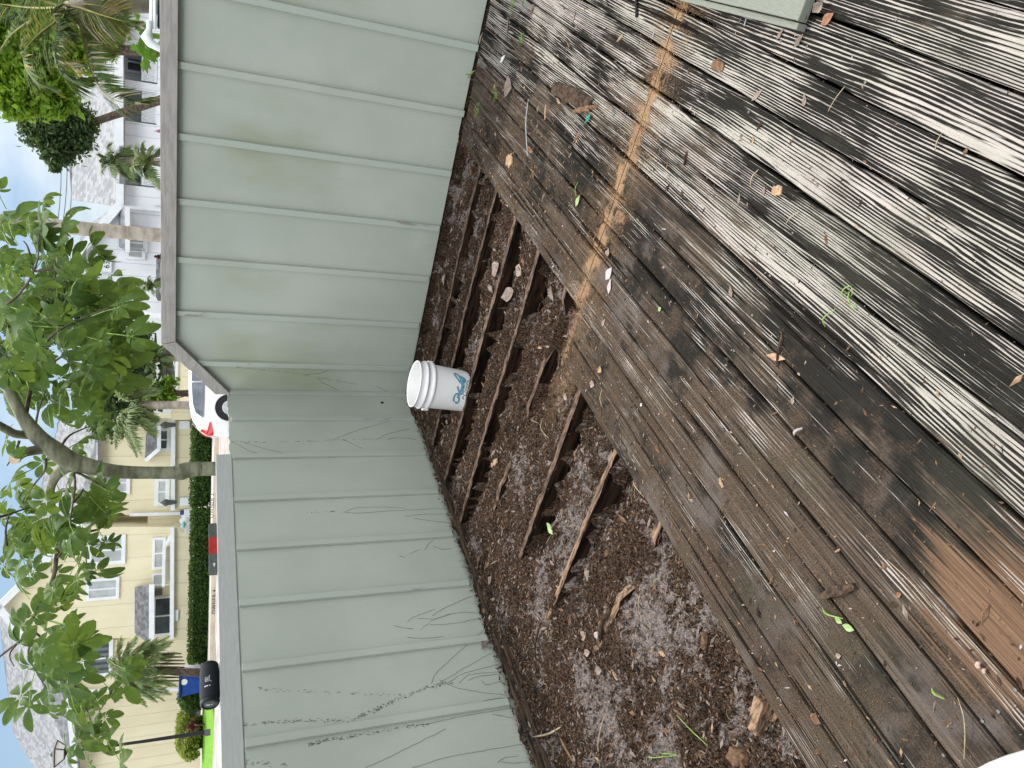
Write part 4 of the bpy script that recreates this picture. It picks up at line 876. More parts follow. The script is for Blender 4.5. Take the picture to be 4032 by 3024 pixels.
# tiny weeds near tall fence
mb = MB()
for cx, cy in ((T0(340, 800)), (T0(470, 690)), (T0(660, 290)), T0(590, 40)):
    w = g2w(cx, cy)
    for _ in range(14):
        q = rnd.random() * 6.28; l = rnd.uniform(.02, .06); mb.tube([w + [rnd.uniform(-.02, .02), rnd.uniform(-.02, .02), 0], w + [math.cos(q) * l * .6, math.sin(q) * l * .6, l * .4], w + [math.cos(q) * l, math.sin(q) * l, .006]], .0009, 3)
single('weeds', mb, M['greenstem'], 'little green weeds growing on the deck beside the tall fence', 'weeds', kind='stuff')
# leaf blades sprouting through fence foot
mb = MB(); w = y2w(*T0(290, 540), 0); 
for d in ((-.0, .05), (.035, -.01), (-.03, .03)): mb.tube([w, w + [d[0] * .6, -.02, d[1] * .6 + .01], w + [d[0], -.025, d[1]]], [.002, .004, .0005], 4)
single('grass_sprout', mb, M['greenstem'], 'single green sprout at the foot of the tall fence', 'sprout')
# dry maple shaped leaf caught on the low fence
c = x2w(*ZA(1745, 1318), .004); mb = MB(); pts = [(0, 0)] + [((.045 if i % 2 == 0 else .016) * math.cos(i * math.pi / 5 + 2.6), (.045 if i % 2 == 0 else .016) * math.sin(i * math.pi / 5 + 2.6)) for i in range(7)]
mb.prism([(c[1] + a, c[2] + b) for a, b in pts[1:]], 'x', .004, .0055); single('dry_leaf', mb, M['leafgrey'], 'ragged brown leaf stuck to the low fence on a batten', 'leaf', group='loose leaves on deck and soil')
#@@PART3@@
# ------------------------------------------------------------------ beyond the fences
def bl(p, D): a, z = az(p, D); return np.array([a, D, z])
def rect(zfn, X0, X1, Y0, Y1, D):
    xm, ym = (X0 + X1) / 2, (Y0 + Y1) / 2
    return az(zfn(xm, Y1), D)[0], az(zfn(xm, Y0), D)[0], az(zfn(X1, ym), D)[1], az(zfn(X0, ym), D)[1]
def slab(mb, pts, off, mi=0):
    n = len(pts); P = [tuple(p) for p in pts] + [tuple(np.array(p) + off) for p in pts]
    return mb.add(P, [tuple(range(n)), tuple(range(2 * n - 1, n - 1, -1))] + [(i, i + n, (i + 1) % n + n, (i + 1) % n) for i in range(n)], mi)
def bar(mb, p, q, w, d=None, mi=0):
    p = np.array(p, float); q = np.array(q, float); t = q - p; t /= np.linalg.norm(t); u = np.array([0, 1., 0]); v = np.cross(t, u); v /= np.linalg.norm(v) + 1e-9; d = d or w
    P = [e + v * s1 * w / 2 + u * s2 * d / 2 for e in (p, q) for s1, s2 in ((-1, -1), (1, -1), (1, 1), (-1, 1))]
    return mb.add(P, [(0, 3, 2, 1), (4, 5, 6, 7), (0, 1, 5, 4), (1, 2, 6, 5), (2, 3, 7, 6), (3, 0, 4, 7)], mi)
def siding(name, c1, c2, pitch, groove=.035, vertical=True):
    n = NT(name); x, y, z = n.xyz(n.objc()); u = x if vertical else z
    f = n.math('FRACT', n.math('DIVIDE', u, pitch)); g = n.math('SUBTRACT', 1., n.math('MULTIPLY', n.ss(f, 0., groove), n.math('SUBTRACT', 1., n.ss(f, 1 - groove, 1.))))
    t = n.noise(n.scale(n.objc(), (1.2, 1, .5)), 1, 5, .6); col = n.mix(n.ss(t, .35, .65), c1, c2); col = n.mix(n.math('MULTIPLY', g, .38), col, (c1[0] * .35, c1[1] * .35, c1[2] * .35, 1))
    return n.fin(col, .75, n.bump(n.math('SUBTRACT', 1., g), .6, .02), .2)
def shingle(name, c1, c2):
    n = NT(name); x, y, z = n.xyz(n.objc()); row = n.math('MULTIPLY', z, 9.); fr = n.math('FRACT', row); fl = n.math('FLOOR', row)
    bx = n.math('FLOOR', n.math('ADD', n.math('MULTIPLY', x, 5.5), n.math('MULTIPLY', fl, .43)))
    w = n.n('ShaderNodeTexWhiteNoise'); w.noise_dimensions = '2D'; n.lk(n.vec(bx, fl, 0.), w.inputs['Vector'])
    t = n.noise(n.objc(), .6, 4, .6); k = n.math('ADD', n.math('MULTIPLY', w.outputs['Value'], .7), n.math('MULTIPLY', t, .5)); col = n.mix(n.ss(k, .2, .95), c1, c2)
    col = n.mix(n.math('MULTIPLY', n.ss(fr, .82, 1.), .35), col, (c1[0] * .4, c1[1] * .4, c1[2] * .4, 1)); return n.fin(col, .9, n.bump(fr, .4, .02), .1)
M['yellow'] = siding('yellow_siding', (.64, .58, .40), (.69, .63, .45), .62)
M['yellow2'] = siding('yellow_siding_wide', (.68, .62, .43), (.73, .67, .48), 1.25, .02)
M['whitesid'] = siding('white_siding', (.70, .72, .76), (.77, .79, .83), .50, .05)
M['shingle'] = shingle('grey_roof_shingle', (.13, .132, .14), (.25, .255, .265)); M['shingle2'] = shingle('light_roof_shingle', (.20, .205, .215), (.31, .315, .33))
M['trim'] = mvar('white_trim', (.68, .71, .74), (.75, .78, .80), 2, rough=.6, bump=0)
M['glass'] = mvar('dark_window_glass', (.030, .038, .045), (.075, .09, .10), 1.3, rough=.12, bump=0, spec=.6)
M['glassl'] = mvar('pale_window_blind', (.34, .37, .37), (.46, .49, .49), 1.5, rough=.3, bump=0, spec=.5)
def blind():
    n = NT('dark_window_blinds'); x, y, z = n.xyz(n.objc()); f = n.math('FRACT', n.math('MULTIPLY', x, 3.2)); return n.fin(n.mix(n.ss(f, .4, .6), (.05, .06, .075, 1), (.14, .155, .175, 1)), .25, None, .5)
M['blinds'] = blind()
def window(T, zfn, X0, X1, Y0, Y1, D, fr=.13, pane='glass', mull='v', label=None, parent=None):
    a0, a1, z0, z1 = rect(zfn, X0, X1, Y0, Y1, D); f = MB(); f.box(a0 - fr, a1 + fr, D - .09, D - .02, z1, z1 + fr).box(a0 - fr, a1 + fr, D - .12, D - .02, z0 - fr, z0).box(a0 - fr, a0, D - .09, D - .02, z0, z1).box(a1, a1 + fr, D - .09, D - .02, z0, z1)
    if mull == 'v': f.box((a0 + a1) / 2 - .04, (a0 + a1) / 2 + .04, D - .085, D - .02, z0, z1)
    if mull == 'h': f.box(a0, a1, D - .085, D - .02, (z0 + z1) / 2 - .03, (z0 + z1) / 2 + .03)
    w = part(T, 'window', f, M['trim'], label); part(T, 'pane', MB().box(a0, a1, D - .05, D - .022, z0, z1), M[pane], parent=w); return w

# --- setting strips
M['lawn'] = mvar('bright_lawn_grass', (.10, .26, .02), (.19, .38, .045), 9, rough=.95, bump=.7, bdist=.03, detail=6)
sb = MB()
def strip(mb, pts, dz=0): P = [bl(p, D) + [0, 0, dz] for p, D in pts]; mb.add(P, [tuple(range(len(P)))])
strip(sb, [(Z4(1432, 1190), 42), (Z4(1422, 1800), 42), (Z4(1535, 1800), 36.5), (Z4(1506, 1190), 37.5)])
single('lawn', sb, M['lawn'], kind='structure', frame='bg', base=(0, 38, 0))
def lotpt(p):
    r = ray(*p); s = r[2] / (r @ FH); D = (CAM[2] - .05) / (.0066 - s); return bl(p, D) + [0, 0, .01]
sb = MB(); sb.add([lotpt(Z3(1840, 640)), lotpt(Z3(1840, 1130)), lotpt(Z3(1892, 1120)), lotpt(Z3(1892, 640))], [(0, 1, 2, 3)])
single('grass_strip', sb, M['lawn'], kind='structure', frame='bg', base=(0, 35, 0))
M['beige'] = mvar('beige_painted_curb', (.52, .43, .34), (.62, .53, .43), 2, rough=.85, bump=.2)
a0 = az(Z4(1510, 1195), 39)[0]; a1 = az(Z3(1840, 560), 39)[0]; zt = az(Z4(1492, 300), 39)[1]
single('sidewalk', MB().box(a0, a1, 39, 43.2, zt - .4, zt - .02), M['concrete'], kind='structure', frame='bg', base=(a0, 39, zt))
cb = thing('curb_wall', 'long low beige parking curb with stencilled stall names below the hedge', 'curb', (a0, 38.9, zt - .5), 'bg')
part(cb, 'face', MB().box(a0, a1, 38.8, 39, zt - .55, zt), M['beige'])
for body, zfn, X, Y in (('OWNER 4', Z4, 1514, 485), ('OWNER 3', Z3, 1846, 1308), ('GUEST', Z4, 1530, 905)):
    p = bl(zfn(X, Y), 38.78); t = text_mb(body, .24, .004, 0, 1.15); part(cb, 'stencil_text', xform(t, lambda x, y, z, p=p: (p[0] + x, 38.79 + z, p[2] + y)), M['ink_black'])

# --- yellow house (left unit)
def house(label, base, grp='yellow houses'): return thing('yellow_house', label, 'house', base, 'bg', grp)
ha = house('yellow two storey house with tall front gable and dark double window under a shingle awning', (0, 46, .5))
def pol(zfn, pts, D): return [bl(zfn(*p), D) for p in pts]
part(ha, 'wall', slab(MB(), pol(Z4, [(0, 515), (570, -45), (1420, -45), (1420, 742), (185, 742)], 46), [0, 4, 0]), M['yellow2'])
r4 = rect(Z4, 470, 1420, 740, 1114, 46.7); part(ha, 'wall', MB().box(r4[0], r4[1], 46.7, 51, r4[2], r4[3]), M['yellow2'])
r4 = rect(Z4, 512, 1420, 1116, 1760, 47.2); part(ha, 'wall', MB().box(r4[0], r4[1], 47.2, 53, r4[2], r4[3]), M['yellow'], 'side wing wall with vertical boards')
part(ha, 'roof', slab(MB(), [bl(Z4(485, 738), 46.3), bl(Z4(548, 1760), 46.3), bl(Z4(250, 1670), 51.5), bl(Z4(90, 1400), 52.5), bl(Z4(35, 960), 52.5), bl(Z4(-10, 540), 52.5), bl(Z4(175, 735), 47.5)], [0, .1, -.15]), M['shingle2'])
t = MB(); bar(t, bl(Z4(-12, 520), 45.8), bl(Z4(590, -70), 45.8), .34, .5); bar(t, bl(Z4(-12, 500), 45.8), bl(Z4(205, 775), 45.8), .34, .5); part(ha, 'gable_trim', t, M['trim'])
part(ha, 'gutter', bar(MB(), bl(Z4(482, 1110), 46.1), bl(Z4(540, 1760), 46.1), .25, .3), M['trim'])
part(ha, 'downspout', bar(MB(), bl(Z4(560, 1113), 46.5), bl(Z4(1380, 1100), 46.5), .14), M['trim'])
window(ha, Z4, 650, 858, 40, 195, 46, .2, 'glassl'); window(ha, Z4, 632, 820, 335, 448, 46, .16, 'glassl'); window(ha, Z4, 606, 770, 780, 990, 46.7, .2, 'blinds', 'v', 'upper window with dark blinds')
window(ha, Z4, 1095, 1150, 45, 235, 46, .14, 'glassl'); window(ha, Z4, 1087, 1148, 292, 358, 46, .1, 'glassl', None); window(ha, Z4, 1098, 1202, 458, 704, 46, .12, 'glass', 'v', 'dark double window under the awning')
part(ha, 'awning_roof', slab(MB(), [bl(Z4(952, 380), 46), bl(Z4(952, 705), 46), bl(Z4(1062, 790), 44.8), bl(Z4(1062, 362), 44.8)], [0, .05, -.12]), M['shingle'])
t = MB(); bar(t, bl(Z4(1072, 362), 44.8), bl(Z4(1072, 795), 44.8), .26, .2); part(ha, 'awning_trim', t, M['trim'])
r4 = rect(Z4, 1222, 1420, -45, 740, 44.6); bw_ = MB().box(r4[0], r4[1], 44.6, 46, r4[2], r4[3]); part(ha, 'balcony_wall', bw_, M['yellow2'])
r5 = rect(Z4, 1165, 1222, 95, 372, 44.6); part(ha, 'balcony_wall', MB().box(r5[0], r5[1], 44.7, 45.9, r5[2] + .01, r5[3]), M['yellow2'])
t = MB(); bar(t, bl(Z4(1218, -45), 44.5), bl(Z4(1214, 742), 44.5), .2, .3); bar(t, bl(Z4(1160, 98), 44.5), bl(Z4(1155, 372), 44.5), .16, .3); bar(t, bl(Z4(1218, 2), 44.5), bl(Z4(1158, 100), 44.5), .16, .28); part(ha, 'balcony_cap', t, M['trim'])
p = bl(Z4(1237, 580), 44.55); part(ha, 'name_plate', MB().box(p[0] - .32, p[0] + .32, 44.5, 44.58, p[2] - .18, p[2] + .18), M['trim'], bevel=.03)
p = bl(Z4(1105, 410), 45.9); part(ha, 'wall_lamp', MB().box(p[0] - .16, p[0] + .16, 45.6, 45.95, p[2] - .3, p[2] + .25), M['darkgrey'], bevel=.04)

hb = house('yellow house unit with a shingle window awning behind the umbrella tree trunk', (8, 47, .5))
r4 = rect(Z3, 862, 1720, 545, 1380, 47); part(hb, 'wall', MB().box(r4[0], r4[1], 47, 53, r4[2], r4[3]), M['yellow2'])
r6 = rect(Z3, 1285, 1720, 1345, 1660, 46.9); part(hb, 'wall', MB().box(r6[0], r6[1], 46.9, 50, r6[2], r6[3]), M['yellow'])
part(hb, 'roof', slab(MB(), [bl(Z3(856, 520), 46.4), bl(Z3(840, 1540), 46.4), bl(Z3(560, 1690), 47.5), bl(Z3(150, 1740), 52.8), bl(Z3(330, 1250), 52.8), bl(Z3(420, 900), 52.8), bl(Z3(520, 560), 52.8)], [0, .1, -.15]), M['shingle2'])
window(hb, Z3, 905, 1100, 1035, 1180, 47, .2, 'glassl'); window(hb, Z3, 1382, 1440, 1095, 1275, 47, .22, 'glassl'); window(hb, Z3, 1400, 1462, 658, 808, 47, .16, 'glass')
part(hb, 'awning_roof', slab(MB(), [bl(Z3(1272, 690), 47), bl(Z3(1262, 900), 47), bl(Z3(1378, 812), 45.9), bl(Z3(1378, 552), 45.9)], [0, .05, -.1]), M['shingle'])
t = MB(); bar(t, bl(Z3(1385, 545), 45.9), bl(Z3(1385, 815), 45.9), .2, .2); bar(t, bl(Z3(1385, 812), 45.9), bl(Z3(1266, 915), 46.6), .2, .2); part(hb, 'awning_trim', t, M['trim'])
r5 = rect(Z3, 1514, 1720, 565, 1330, 45.6); part(hb, 'balcony_wall', MB().box(r5[0], r5[1], 45.6, 47, r5[2], r5[3]), M['yellow2'])
t = MB(); bar(t, bl(Z3(1508, 560), 45.5), bl(Z3(1505, 1345), 45.5), .22, .3); bar(t, bl(Z3(1472, 545), 46.6), bl(Z3(1462, 820), 46.6), .14, .2); part(hb, 'balcony_cap', t, M['trim'])
part(hb, 'downspout', bar(MB(), bl(Z3(1130, 1385), 46.7), bl(Z3(1580, 1375), 46.7), .16), M['trim'])
r5 = rect(Z3, 1490, 1640, 455, 560, 44.5); part(hb, 'porch_wall', MB().box(r5[0], r5[1], 44.5, 47, r5[2] - .6, r5[3]), M['yellow'])
for X, Y in ((1455, 605), (1462, 1280)):
    p = bl(Z3(X, Y), 45.3); part(hb, 'wall_lamp', MB().lathe([(0, -.45), (.10, -.42), (.14, -.1), (.2, .12), (.16, .2), (.03, .34), (0, .45)], 10, Matrix.Translation(tuple(p))), M['darkgrey'])
    part(hb, 'meter_box', MB().box(p[0] - .22, p[0] + .22, 45.4, 45.58, p[2] - 1.15, p[2] - .6), M['trim'])
# porch gate, bench, wall beyond the car
def slats(T, zfn, X0, X1, Y0, Y1, D, n, name='slat_panel', w=.05):
    a0, a1, z0, z1 = rect(zfn, X0, X1, Y0, Y1, D); mb = MB().box(a0, a1, D - .03, D + .03, z1 - .08, z1).box(a0, a1, D - .03, D + .03, z0, z0 + .08)
    for i in range(n): a = a0 + (a1 - a0) * (i + .5) / n; mb.box(a - w / 2, a + w / 2, D - .015, D + .015, z0 + .08, z1 - .08)
    part(T, name, mb, M['trim'])
g = thing('porch_gate', 'white slatted gate between the hedges in front of the right yellow unit', 'gate', (6, 44, .5), 'bg'); slats(g, Z3, 1605, 1790, 1335, 1400, 44, 9); 
g = thing('porch_bench', 'white lattice bench with a turquoise seat behind the long hedge', 'bench', (4, 44.4, .5), 'bg'); slats(g, Z3, 1610, 1690, 1385, 1550, 44.5, 14, 'front_panel')
a0, a1, z0, z1 = rect(Z3, 1560, 1612, 1390, 1545, 44.6); part(g, 'backrest', MB().prism([(a0 + (a1 - a0) * t, z0 + (z1 - z0) * (.55 + .45 * math.sin(t * math.pi * 2.2) ** 2)) for t in np.linspace(0, 1, 15)] + [(a1, z0), (a0, z0)], 'y', 44.6, 44.66), M['trim'])
a0, a1, z0, z1 = rect(Z3, 1585, 1608, 1450, 1500, 44.4); part(g, 'cushion', MB().box(a0, a1, 44.35, 44.55, z0, z1), mvar('turquoise_cloth', (.16, .50, .48), (.22, .58, .56), 8), bevel=.05)
a0, a1, z0, z1 = rect(Z3, 1568, 1600, 1352, 1385, 44.2); single('blue_box', MB().box(a0, a1, 44.1, 44.4, z0, z1), mvar('navy_box_paint', (.02, .04, .13), (.03, .055, .16), 5), 'small dark blue box above the white slatted porch gate', 'box', frame='bg', bevel=.03)
S_ = lambda x, y: (x, y)
g = thing('garden_wall', 'low yellow wall with white cap behind the white car', 'wall', (10, 40, .3), 'bg')
r4 = rect(S_, 702, 800, 1330, 1585, 40); part(g, 'wall', MB().box(r4[0], r4[1], 40, 41, r4[2] - .6, r4[3]), M['yellow2']); part(g, 'cap', MB().box(r4[0] - .1, r4[1] + .1, 39.9, 41.1, r4[3], r4[3] + .14), M['trim'])
g = thing('grey_outbuilding', 'dark grey block building behind the blue car', 'building', (12, 52, .3), 'bg')
r4 = rect(S_, 655, 760, 1360, 1512, 52); part(g, 'wall', MB().box(r4[0], r4[1], 52, 56, r4[2] - 1, r4[3]), mvar('grey_block', (.12, .12, .125), (.2, .2, .205), 1.5)); part(g, 'roof', MB().box(r4[0] - .3, r4[1] + .3, 51.5, 56.3, r4[3], r4[3] + .25), M['darkgrey'])

# --- white house on the right
hw = thing('white_house', 'white two storey house with grey shingle roof, balconies and a front gable', 'house', (12, 35, .3), 'bg')
a0, a1, z0, z1 = rect(Z1, 1030, 1440, -400, 1900, 36.4); part(hw, 'wall', MB().box(a0, a1, 36.4, 42, 0, z1), M['whitesid'])
for (Y0, Y1) in ((-400, 425), (715, 790), (1072, 1335), (1625, 1830)):
    a0, a1, z0, z1 = rect(Z1, 1048, 1440, Y0, Y1, 35); zz1 = az(Z1(1048, 900), 35)[1]; part(hw, 'front_wall', MB().box(a0, a1, 35, 36.38, 0, zz1), M['whitesid'])
a0, a1, z0, z1 = rect(Z1, 1372, 1500, -400, 1800, 35); part(hw, 'balcony_floor', MB().box(a0, a1, 34.9, 36.35, 0, z1), M['whitesid'])
for (Y0, Y1) in ((432, 712), (792, 1070), (1440, 1620)):
    slats(hw, Z1, 1234, 1370, Y0, Y1, 35.1, int((Y1 - Y0) / 12.5), 'railing', .045)
window(hw, Z1, 1115, 1226, 470, 620, 36.4, .12, 'glass', 'v'); window(hw, Z1, 1112, 1226, 805, 885, 36.4, .12, 'glass', 'v'); window(hw, Z1, 1115, 1226, 1400, 1590, 36.4, .12, 'glass', 'v')
def pz(X, Y): return Z1(X, Y)
part(hw, 'roof', slab(MB(), [bl(Z1(1030, -400), 34.4), bl(Z1(1040, 1560), 34.4), bl(Z2(1035, 250), 34.6), bl(Z2(622, 190), 43), bl(Z1(602, 1420), 43), bl(Z1(640, 800), 43), bl(Z1(700, -400), 43)], [0, .1, -.2]), M['shingle2'])
part(hw, 'eave_trim', bar(MB(), bl(Z1(1034, -400), 34.3), bl(Z1(1038, 1265), 34.3), .32, .3), M['trim'])
part(hw, 'eave_trim', bar(MB(), bl(Z2(1045, 60), 34.5), bl(Z2(1045, 250), 34.5), .28, .3), M['trim'])
part(hw, 'gable_wall', slab(MB(), pol(Z2, [(1500, 262), (1040, 262), (650, 712), (905, 1135), (1500, 1190)], 33.6), [0, 3, 0]), M['whitesid'])
part(hw, 'gable_roof', slab(MB(), [bl(Z2(1020, 235), 33.2), bl(Z2(625, 705), 33.2), bl(Z2(640, 720), 36.6), bl(Z2(740, 430), 41), bl(Z2(800, 390), 40)], [0, .05, -.12]), M['shingle2'])
t = MB(); bar(t, bl(Z2(1045, 240), 33.3), bl(Z2(640, 712), 33.3), .3, .3); bar(t, bl(Z2(640, 705), 33.3), bl(Z2(915, 1150), 33.3), .3, .3); part(hw, 'gable_trim', t, M['trim'])
part(hw, 'downspout', bar(MB(), bl(Z2(1060, 255), 33.4), bl(Z2(1420, 285), 33.4), .13), M['trim'])
window(hw, Z2, 1130, 1248, 525, 612, 33.6, .16, 'glassl', 'v'); window(hw, Z2, 1125, 1238, 640, 690, 33.6, .12, 'glassl', None)
part(hw, 'awning_roof', slab(MB(), [bl(Z2(1035, 262), 33.5), bl(Z2(1035, 600), 33.5), bl(Z2(1105, 645), 32.5), bl(Z2(1105, 262), 32.5)], [0, .05, -.1]), M['shingle2'])
t = MB(); bar(t, bl(Z2(1112, 262), 32.5), bl(Z2(1112, 648), 32.5), .16, .2); part(hw, 'awning_trim', t, M['trim'])
p = bl(Z2(932, 742), 33.5); part(hw, 'number_plate', MB().box(p[0] - .36, p[0] + .36, 33.45, 33.58, p[2] - .17, p[2] + .17), M['trim'], bevel=.03)
t = text_mb('634', .30, .004); part(hw, 'house_number', xform(t, lambda x, y, z: (p[0] + x, 33.44 + z, p[2] + y)), M['ink_black'])
g = thing('shed', 'low grey green shed roof edge beyond the tall fence rail', 'shed', (6, 30, .2), 'bg')
a0, a1, z0, z1 = rect(Z2, 1360, 1500, 745, 1000, 30); part(g, 'wall', MB().box(a0, a1, 30, 31.6, 0, z1 - .12), M['whitesid']); part(g, 'roof', MB().box(a0 - .15, a1 + .15, 29.8, 31.8, z1 - .12, z1), M['shingle'])

# --- white car and the blue car behind
M['carpaint'] = mvar('white_car_paint', (.78, .79, .80), (.80, .81, .82), 3, rough=.18, bump=0, spec=.6); M['cargl'] = mvar('tinted_car_glass', (.05, .06, .075), (.13, .15, .18), 2.5, rough=.06, bump=0, spec=.8)
M['tail'] = mvar('red_tail_lamp', (.55, .008, .012), (.65, .015, .02), 6, rough=.15, bump=0, spec=.6); M['tyre'] = mvar('black_tyre', (.015, .015, .016), (.03, .03, .03), 20, rough=.8)
def car(name, label, orig, yaw, paint, L_=4.35, Wd=1.78, H=1.47, k=1.):
    T = thing(name, label, 'car', orig, 'bg'); T.o.rotation_euler = (0, 0, BGROT + yaw); T.base = np.zeros(3)
    # length along +x from the tail (x=0), width y in [0,Wd], nearest side y=0
    X = [0, .04, .12, .25, .45, .8, 1.2, 1.7, 2.2, 2.7, 3.1, 3.5, 4.0, 4.25, L_]
    belt = [.62, .86, .96, 1.00, 1.01, 1.00, .99, .98, .97, .965, .955, .93, .82, .70, .55]; roof = [.62, .86, 1.02, 1.20, 1.32, 1.41, 1.45, 1.47, 1.465, 1.40, 1.20, .975, .84, .71, .55]
    inn = [.12, .06, .03, .015, .005, 0, 0, 0, 0, 0, .01, .03, .07, .14, .3]; n = 12; vs = []
    for x, b, r, s in zip(X, belt, roof, inn):
        b *= H / 1.47; r = max(r * H / 1.47, b + .005); t = min(.26, (r - b) * .55); y0, y1 = s, Wd - s
        vs += [(x, y0 + .10, .22), (x, y0 + .02, .34), (x, y0, .62), (x, y0 + .03, b), (x, y0 + .03 + t * .8, r - .06 * (r - b > .1)), (x, y0 + .10 + t, r), (x, y1 - .10 - t, r), (x, y1 - .03 - t * .8, r - .06 * (r - b > .1)), (x, y1 - .03, b), (x, y1, .62), (x, y1 - .02, .34), (x, y1 - .10, .22)]
    N = len(X); fs = [(i * n + j, i * n + (j + 1) % n, (i + 1) * n + (j + 1) % n, (i + 1) * n + j) for i in range(N - 1) for j in range(n)] + [tuple(range(n - 1, -1, -1)), tuple((N - 1) * n + j for j in range(n))]
    b = part(T, 'body', MB().add(vs, fs), paint, smooth=False); sd = b.modifiers.new('smooth', 'SUBSURF'); sd.levels = 2; sd.render_levels = 2
    for side in (0, 1):
        f = (lambda y: y) if side == 0 else (lambda y: Wd - y); o = -.012
        pts = [(.55, 1.04, .03), (.72, 1.25, .14), (1.0, 1.33, .185), (1.6, 1.375, .20), (1.6, 1.03, .035)]; g_ = MB().add([(x, f(y + o), z) for x, z, y in pts], [tuple(range(5)) if side == 0 else tuple(range(4, -1, -1))]); part(T, 'side_window', g_, M['cargl'])
        pts = [(1.64, 1.03, .035), (1.64, 1.377, .20), (2.3, 1.37, .20), (2.75, 1.27, .16), (3.05, 1.03, .035)]; g_ = MB().add([(x, f(y + o), z) for x, z, y in pts], [tuple(range(5)) if side == 0 else tuple(range(4, -1, -1))]); part(T, 'side_window', g_, M['cargl'])
        for x in (.86, 3.45):
            Mw = Matrix.Translation((x, f(.06), .33)) @ Matrix.Rotation(math.pi / 2, 4, 'X'); part(T, 'wheel_arch', MB().lathe([(.0, .064), (.385, .064), (.40, .06), (.40, -.05)], 28, Mw), M['spk_rubber'])
            w = part(T, 'wheel', MB().lathe([(.0, .06), (.20, .072), (.30, .075), (.33, .06), (.335, -.1), (0, -.1)], 28, Mw), M['tyre']); part(T, 'rim', MB().lathe([(.0, .080), (.18, .080), (.205, .074), (.2, .07)], 20, Mw), M['silver'], parent=w)
        tl = [(.035, .70, .075), (.10, .92, .04), (.30, .97, .012), (.36, .96, .008), (.20, .80, .012), (.34, .70, .0)]; part(T, 'tail_light', slab(MB(), [(x, f(y - .018), z) for x, z, y in [(.03, .76, .09), (.03, .92, .085), (.17, 1.10, .06), (.23, 1.09, .05), (.16, .93, .035), (.44, .86, .012), (.42, .83, .012), (.14, .76, .03)]], [0, .02 if side == 0 else -.02, 0]), M['tail'])
        part(T, 'door_handle', MB().box(1.42, 1.60, f(-.02) if side == 0 else f(0), f(.01) if side == 0 else f(-.02), .86, .90), paint, bevel=.008)
    part(T, 'rear_window', MB().add([(.16, .30, 1.08), (.16, Wd - .30, 1.08), (.42, Wd - .36, 1.33), (.42, .36, 1.33)], [(0, 1, 2, 3)]), M['cargl'])
    part(T, 'license_plate', MB().box(-.012, .0, Wd / 2 - .16, Wd / 2 + .16, .66, .80), M['trim'])
    return T
p = az((895, 1719), 23.6); car('parked_car', 'white hatchback car with red tail lamp parked just behind the corner of the fences', (p[0], 23.6, lotz(24)), .10, M['carpaint'])
p = az((700, 1493), 48); pp = az((676, 1450), 48); car('parked_car', 'dark blue car far away in front of the grey building', (p[0], 47.5, pp[1] - 1.45), .15, mvar('blue_car_paint', (.02, .045, .12), (.03, .06, .15), 3, rough=.2, bump=0, spec=.6), H=1.42)

# --- bin, utility box, street lamp
M['binblue'] = mvar('blue_bin_plastic', (.012, .05, .26), (.02, .07, .33), 4, rough=.4, bump=0); M['binlid'] = mvar('dark_blue_lid', (.008, .025, .10), (.012, .035, .13), 4, rough=.4, bump=0)
a0, a1, z0, z1 = rect(Z4, 1262, 1415, 1015, 1160, 41); bn = thing('recycling_bin', 'blue wheeled recycling bin with a pale round emblem beside the white gate', 'bin', ((a0 + a1) / 2, 41, z0 - .2), 'bg')
cx_ = (a0 + a1) / 2; hw_ = (a1 - a0) / 2 * .86; zb_ = z0 - .1
part(bn, 'body', MB().add([(cx_ - hw_ * .8, 41.05, zb_), (cx_ + hw_ * .8, 41.05, zb_), (cx_ + hw_ * .8, 41.8, zb_), (cx_ - hw_ * .8, 41.8, zb_), (cx_ - hw_, 41, z1 - .12), (cx_ + hw_, 41, z1 - .12), (cx_ + hw_, 41.9, z1 - .12), (cx_ - hw_, 41.9, z1 - .12)], [(0, 3, 2, 1), (4, 5, 6, 7), (0, 1, 5, 4), (1, 2, 6, 5), (2, 3, 7, 6), (3, 0, 4, 7)]), M['binblue'], bevel=.05)
part(bn, 'lid', MB().box(cx_ - hw_ * 1.12, cx_ + hw_ * 1.12, 40.9, 42, z1 - .13, z1), M['binlid'], bevel=.05)
em = bl(Z4(1302, 1052), 40.95); part(bn, 'emblem', MB().lathe([(0, .02), (.15, .02), (.15, 0)], 20, Matrix.Translation((em[0], 40.98, em[2])) @ Matrix.Rotation(math.pi / 2, 4, 'X')), M['trim'])
part(bn, 'wheel', MB().lathe([(0, .05), (.14, .05), (.14, -.05), (0, -.05)], 16, Matrix.Translation((cx_ + hw_ * .8, 41.7, zb_ + .1)) @ Matrix.Rotation(math.pi / 2, 4, 'Y')), M['tyre'])
g = thing('side_gate', 'wide pale grey slatted gate behind the blue bin', 'gate', (-8, 43, .5), 'bg'); slats(g, Z4, 1262, 1425, 935, 1110, 43, 22, 'slat_panel', .11)
a0, a1, z0, z1 = rect(Z4, 1300, 1395, 1246, 1310, 42); ub_ = thing('utility_cabinet', 'grey louvred utility cabinet between the shrubs by the yellow wall', 'cabinet', (a0, 42, z0 - .1), 'bg')
part(ub_, 'cabinet_body', MB().box(a0, a1, 42, 43, z0 - .15, z1), mvar('grey_cabinet_paint', (.19, .22, .25), (.26, .29, .32), 4), bevel=.03)
for i in range(7): part(ub_, 'louvre', MB().box(a0 + .06, a1 - .06, 41.96, 42.01, z0 + .1 + i * (z1 - z0 - .2) / 7, z0 + .1 + (i + .5) * (z1 - z0 - .2) / 7), M['darkgrey'])
Dl = 33.; pb_ = bl(Z4(1478, 1406), Dl); ptp = bl(Z4(480, 1545), Dl); lp = thing('street_lamp', 'tall black post with a four sided glass lantern on top, rising from the lawn', 'street lamp', tuple(pb_), 'bg')
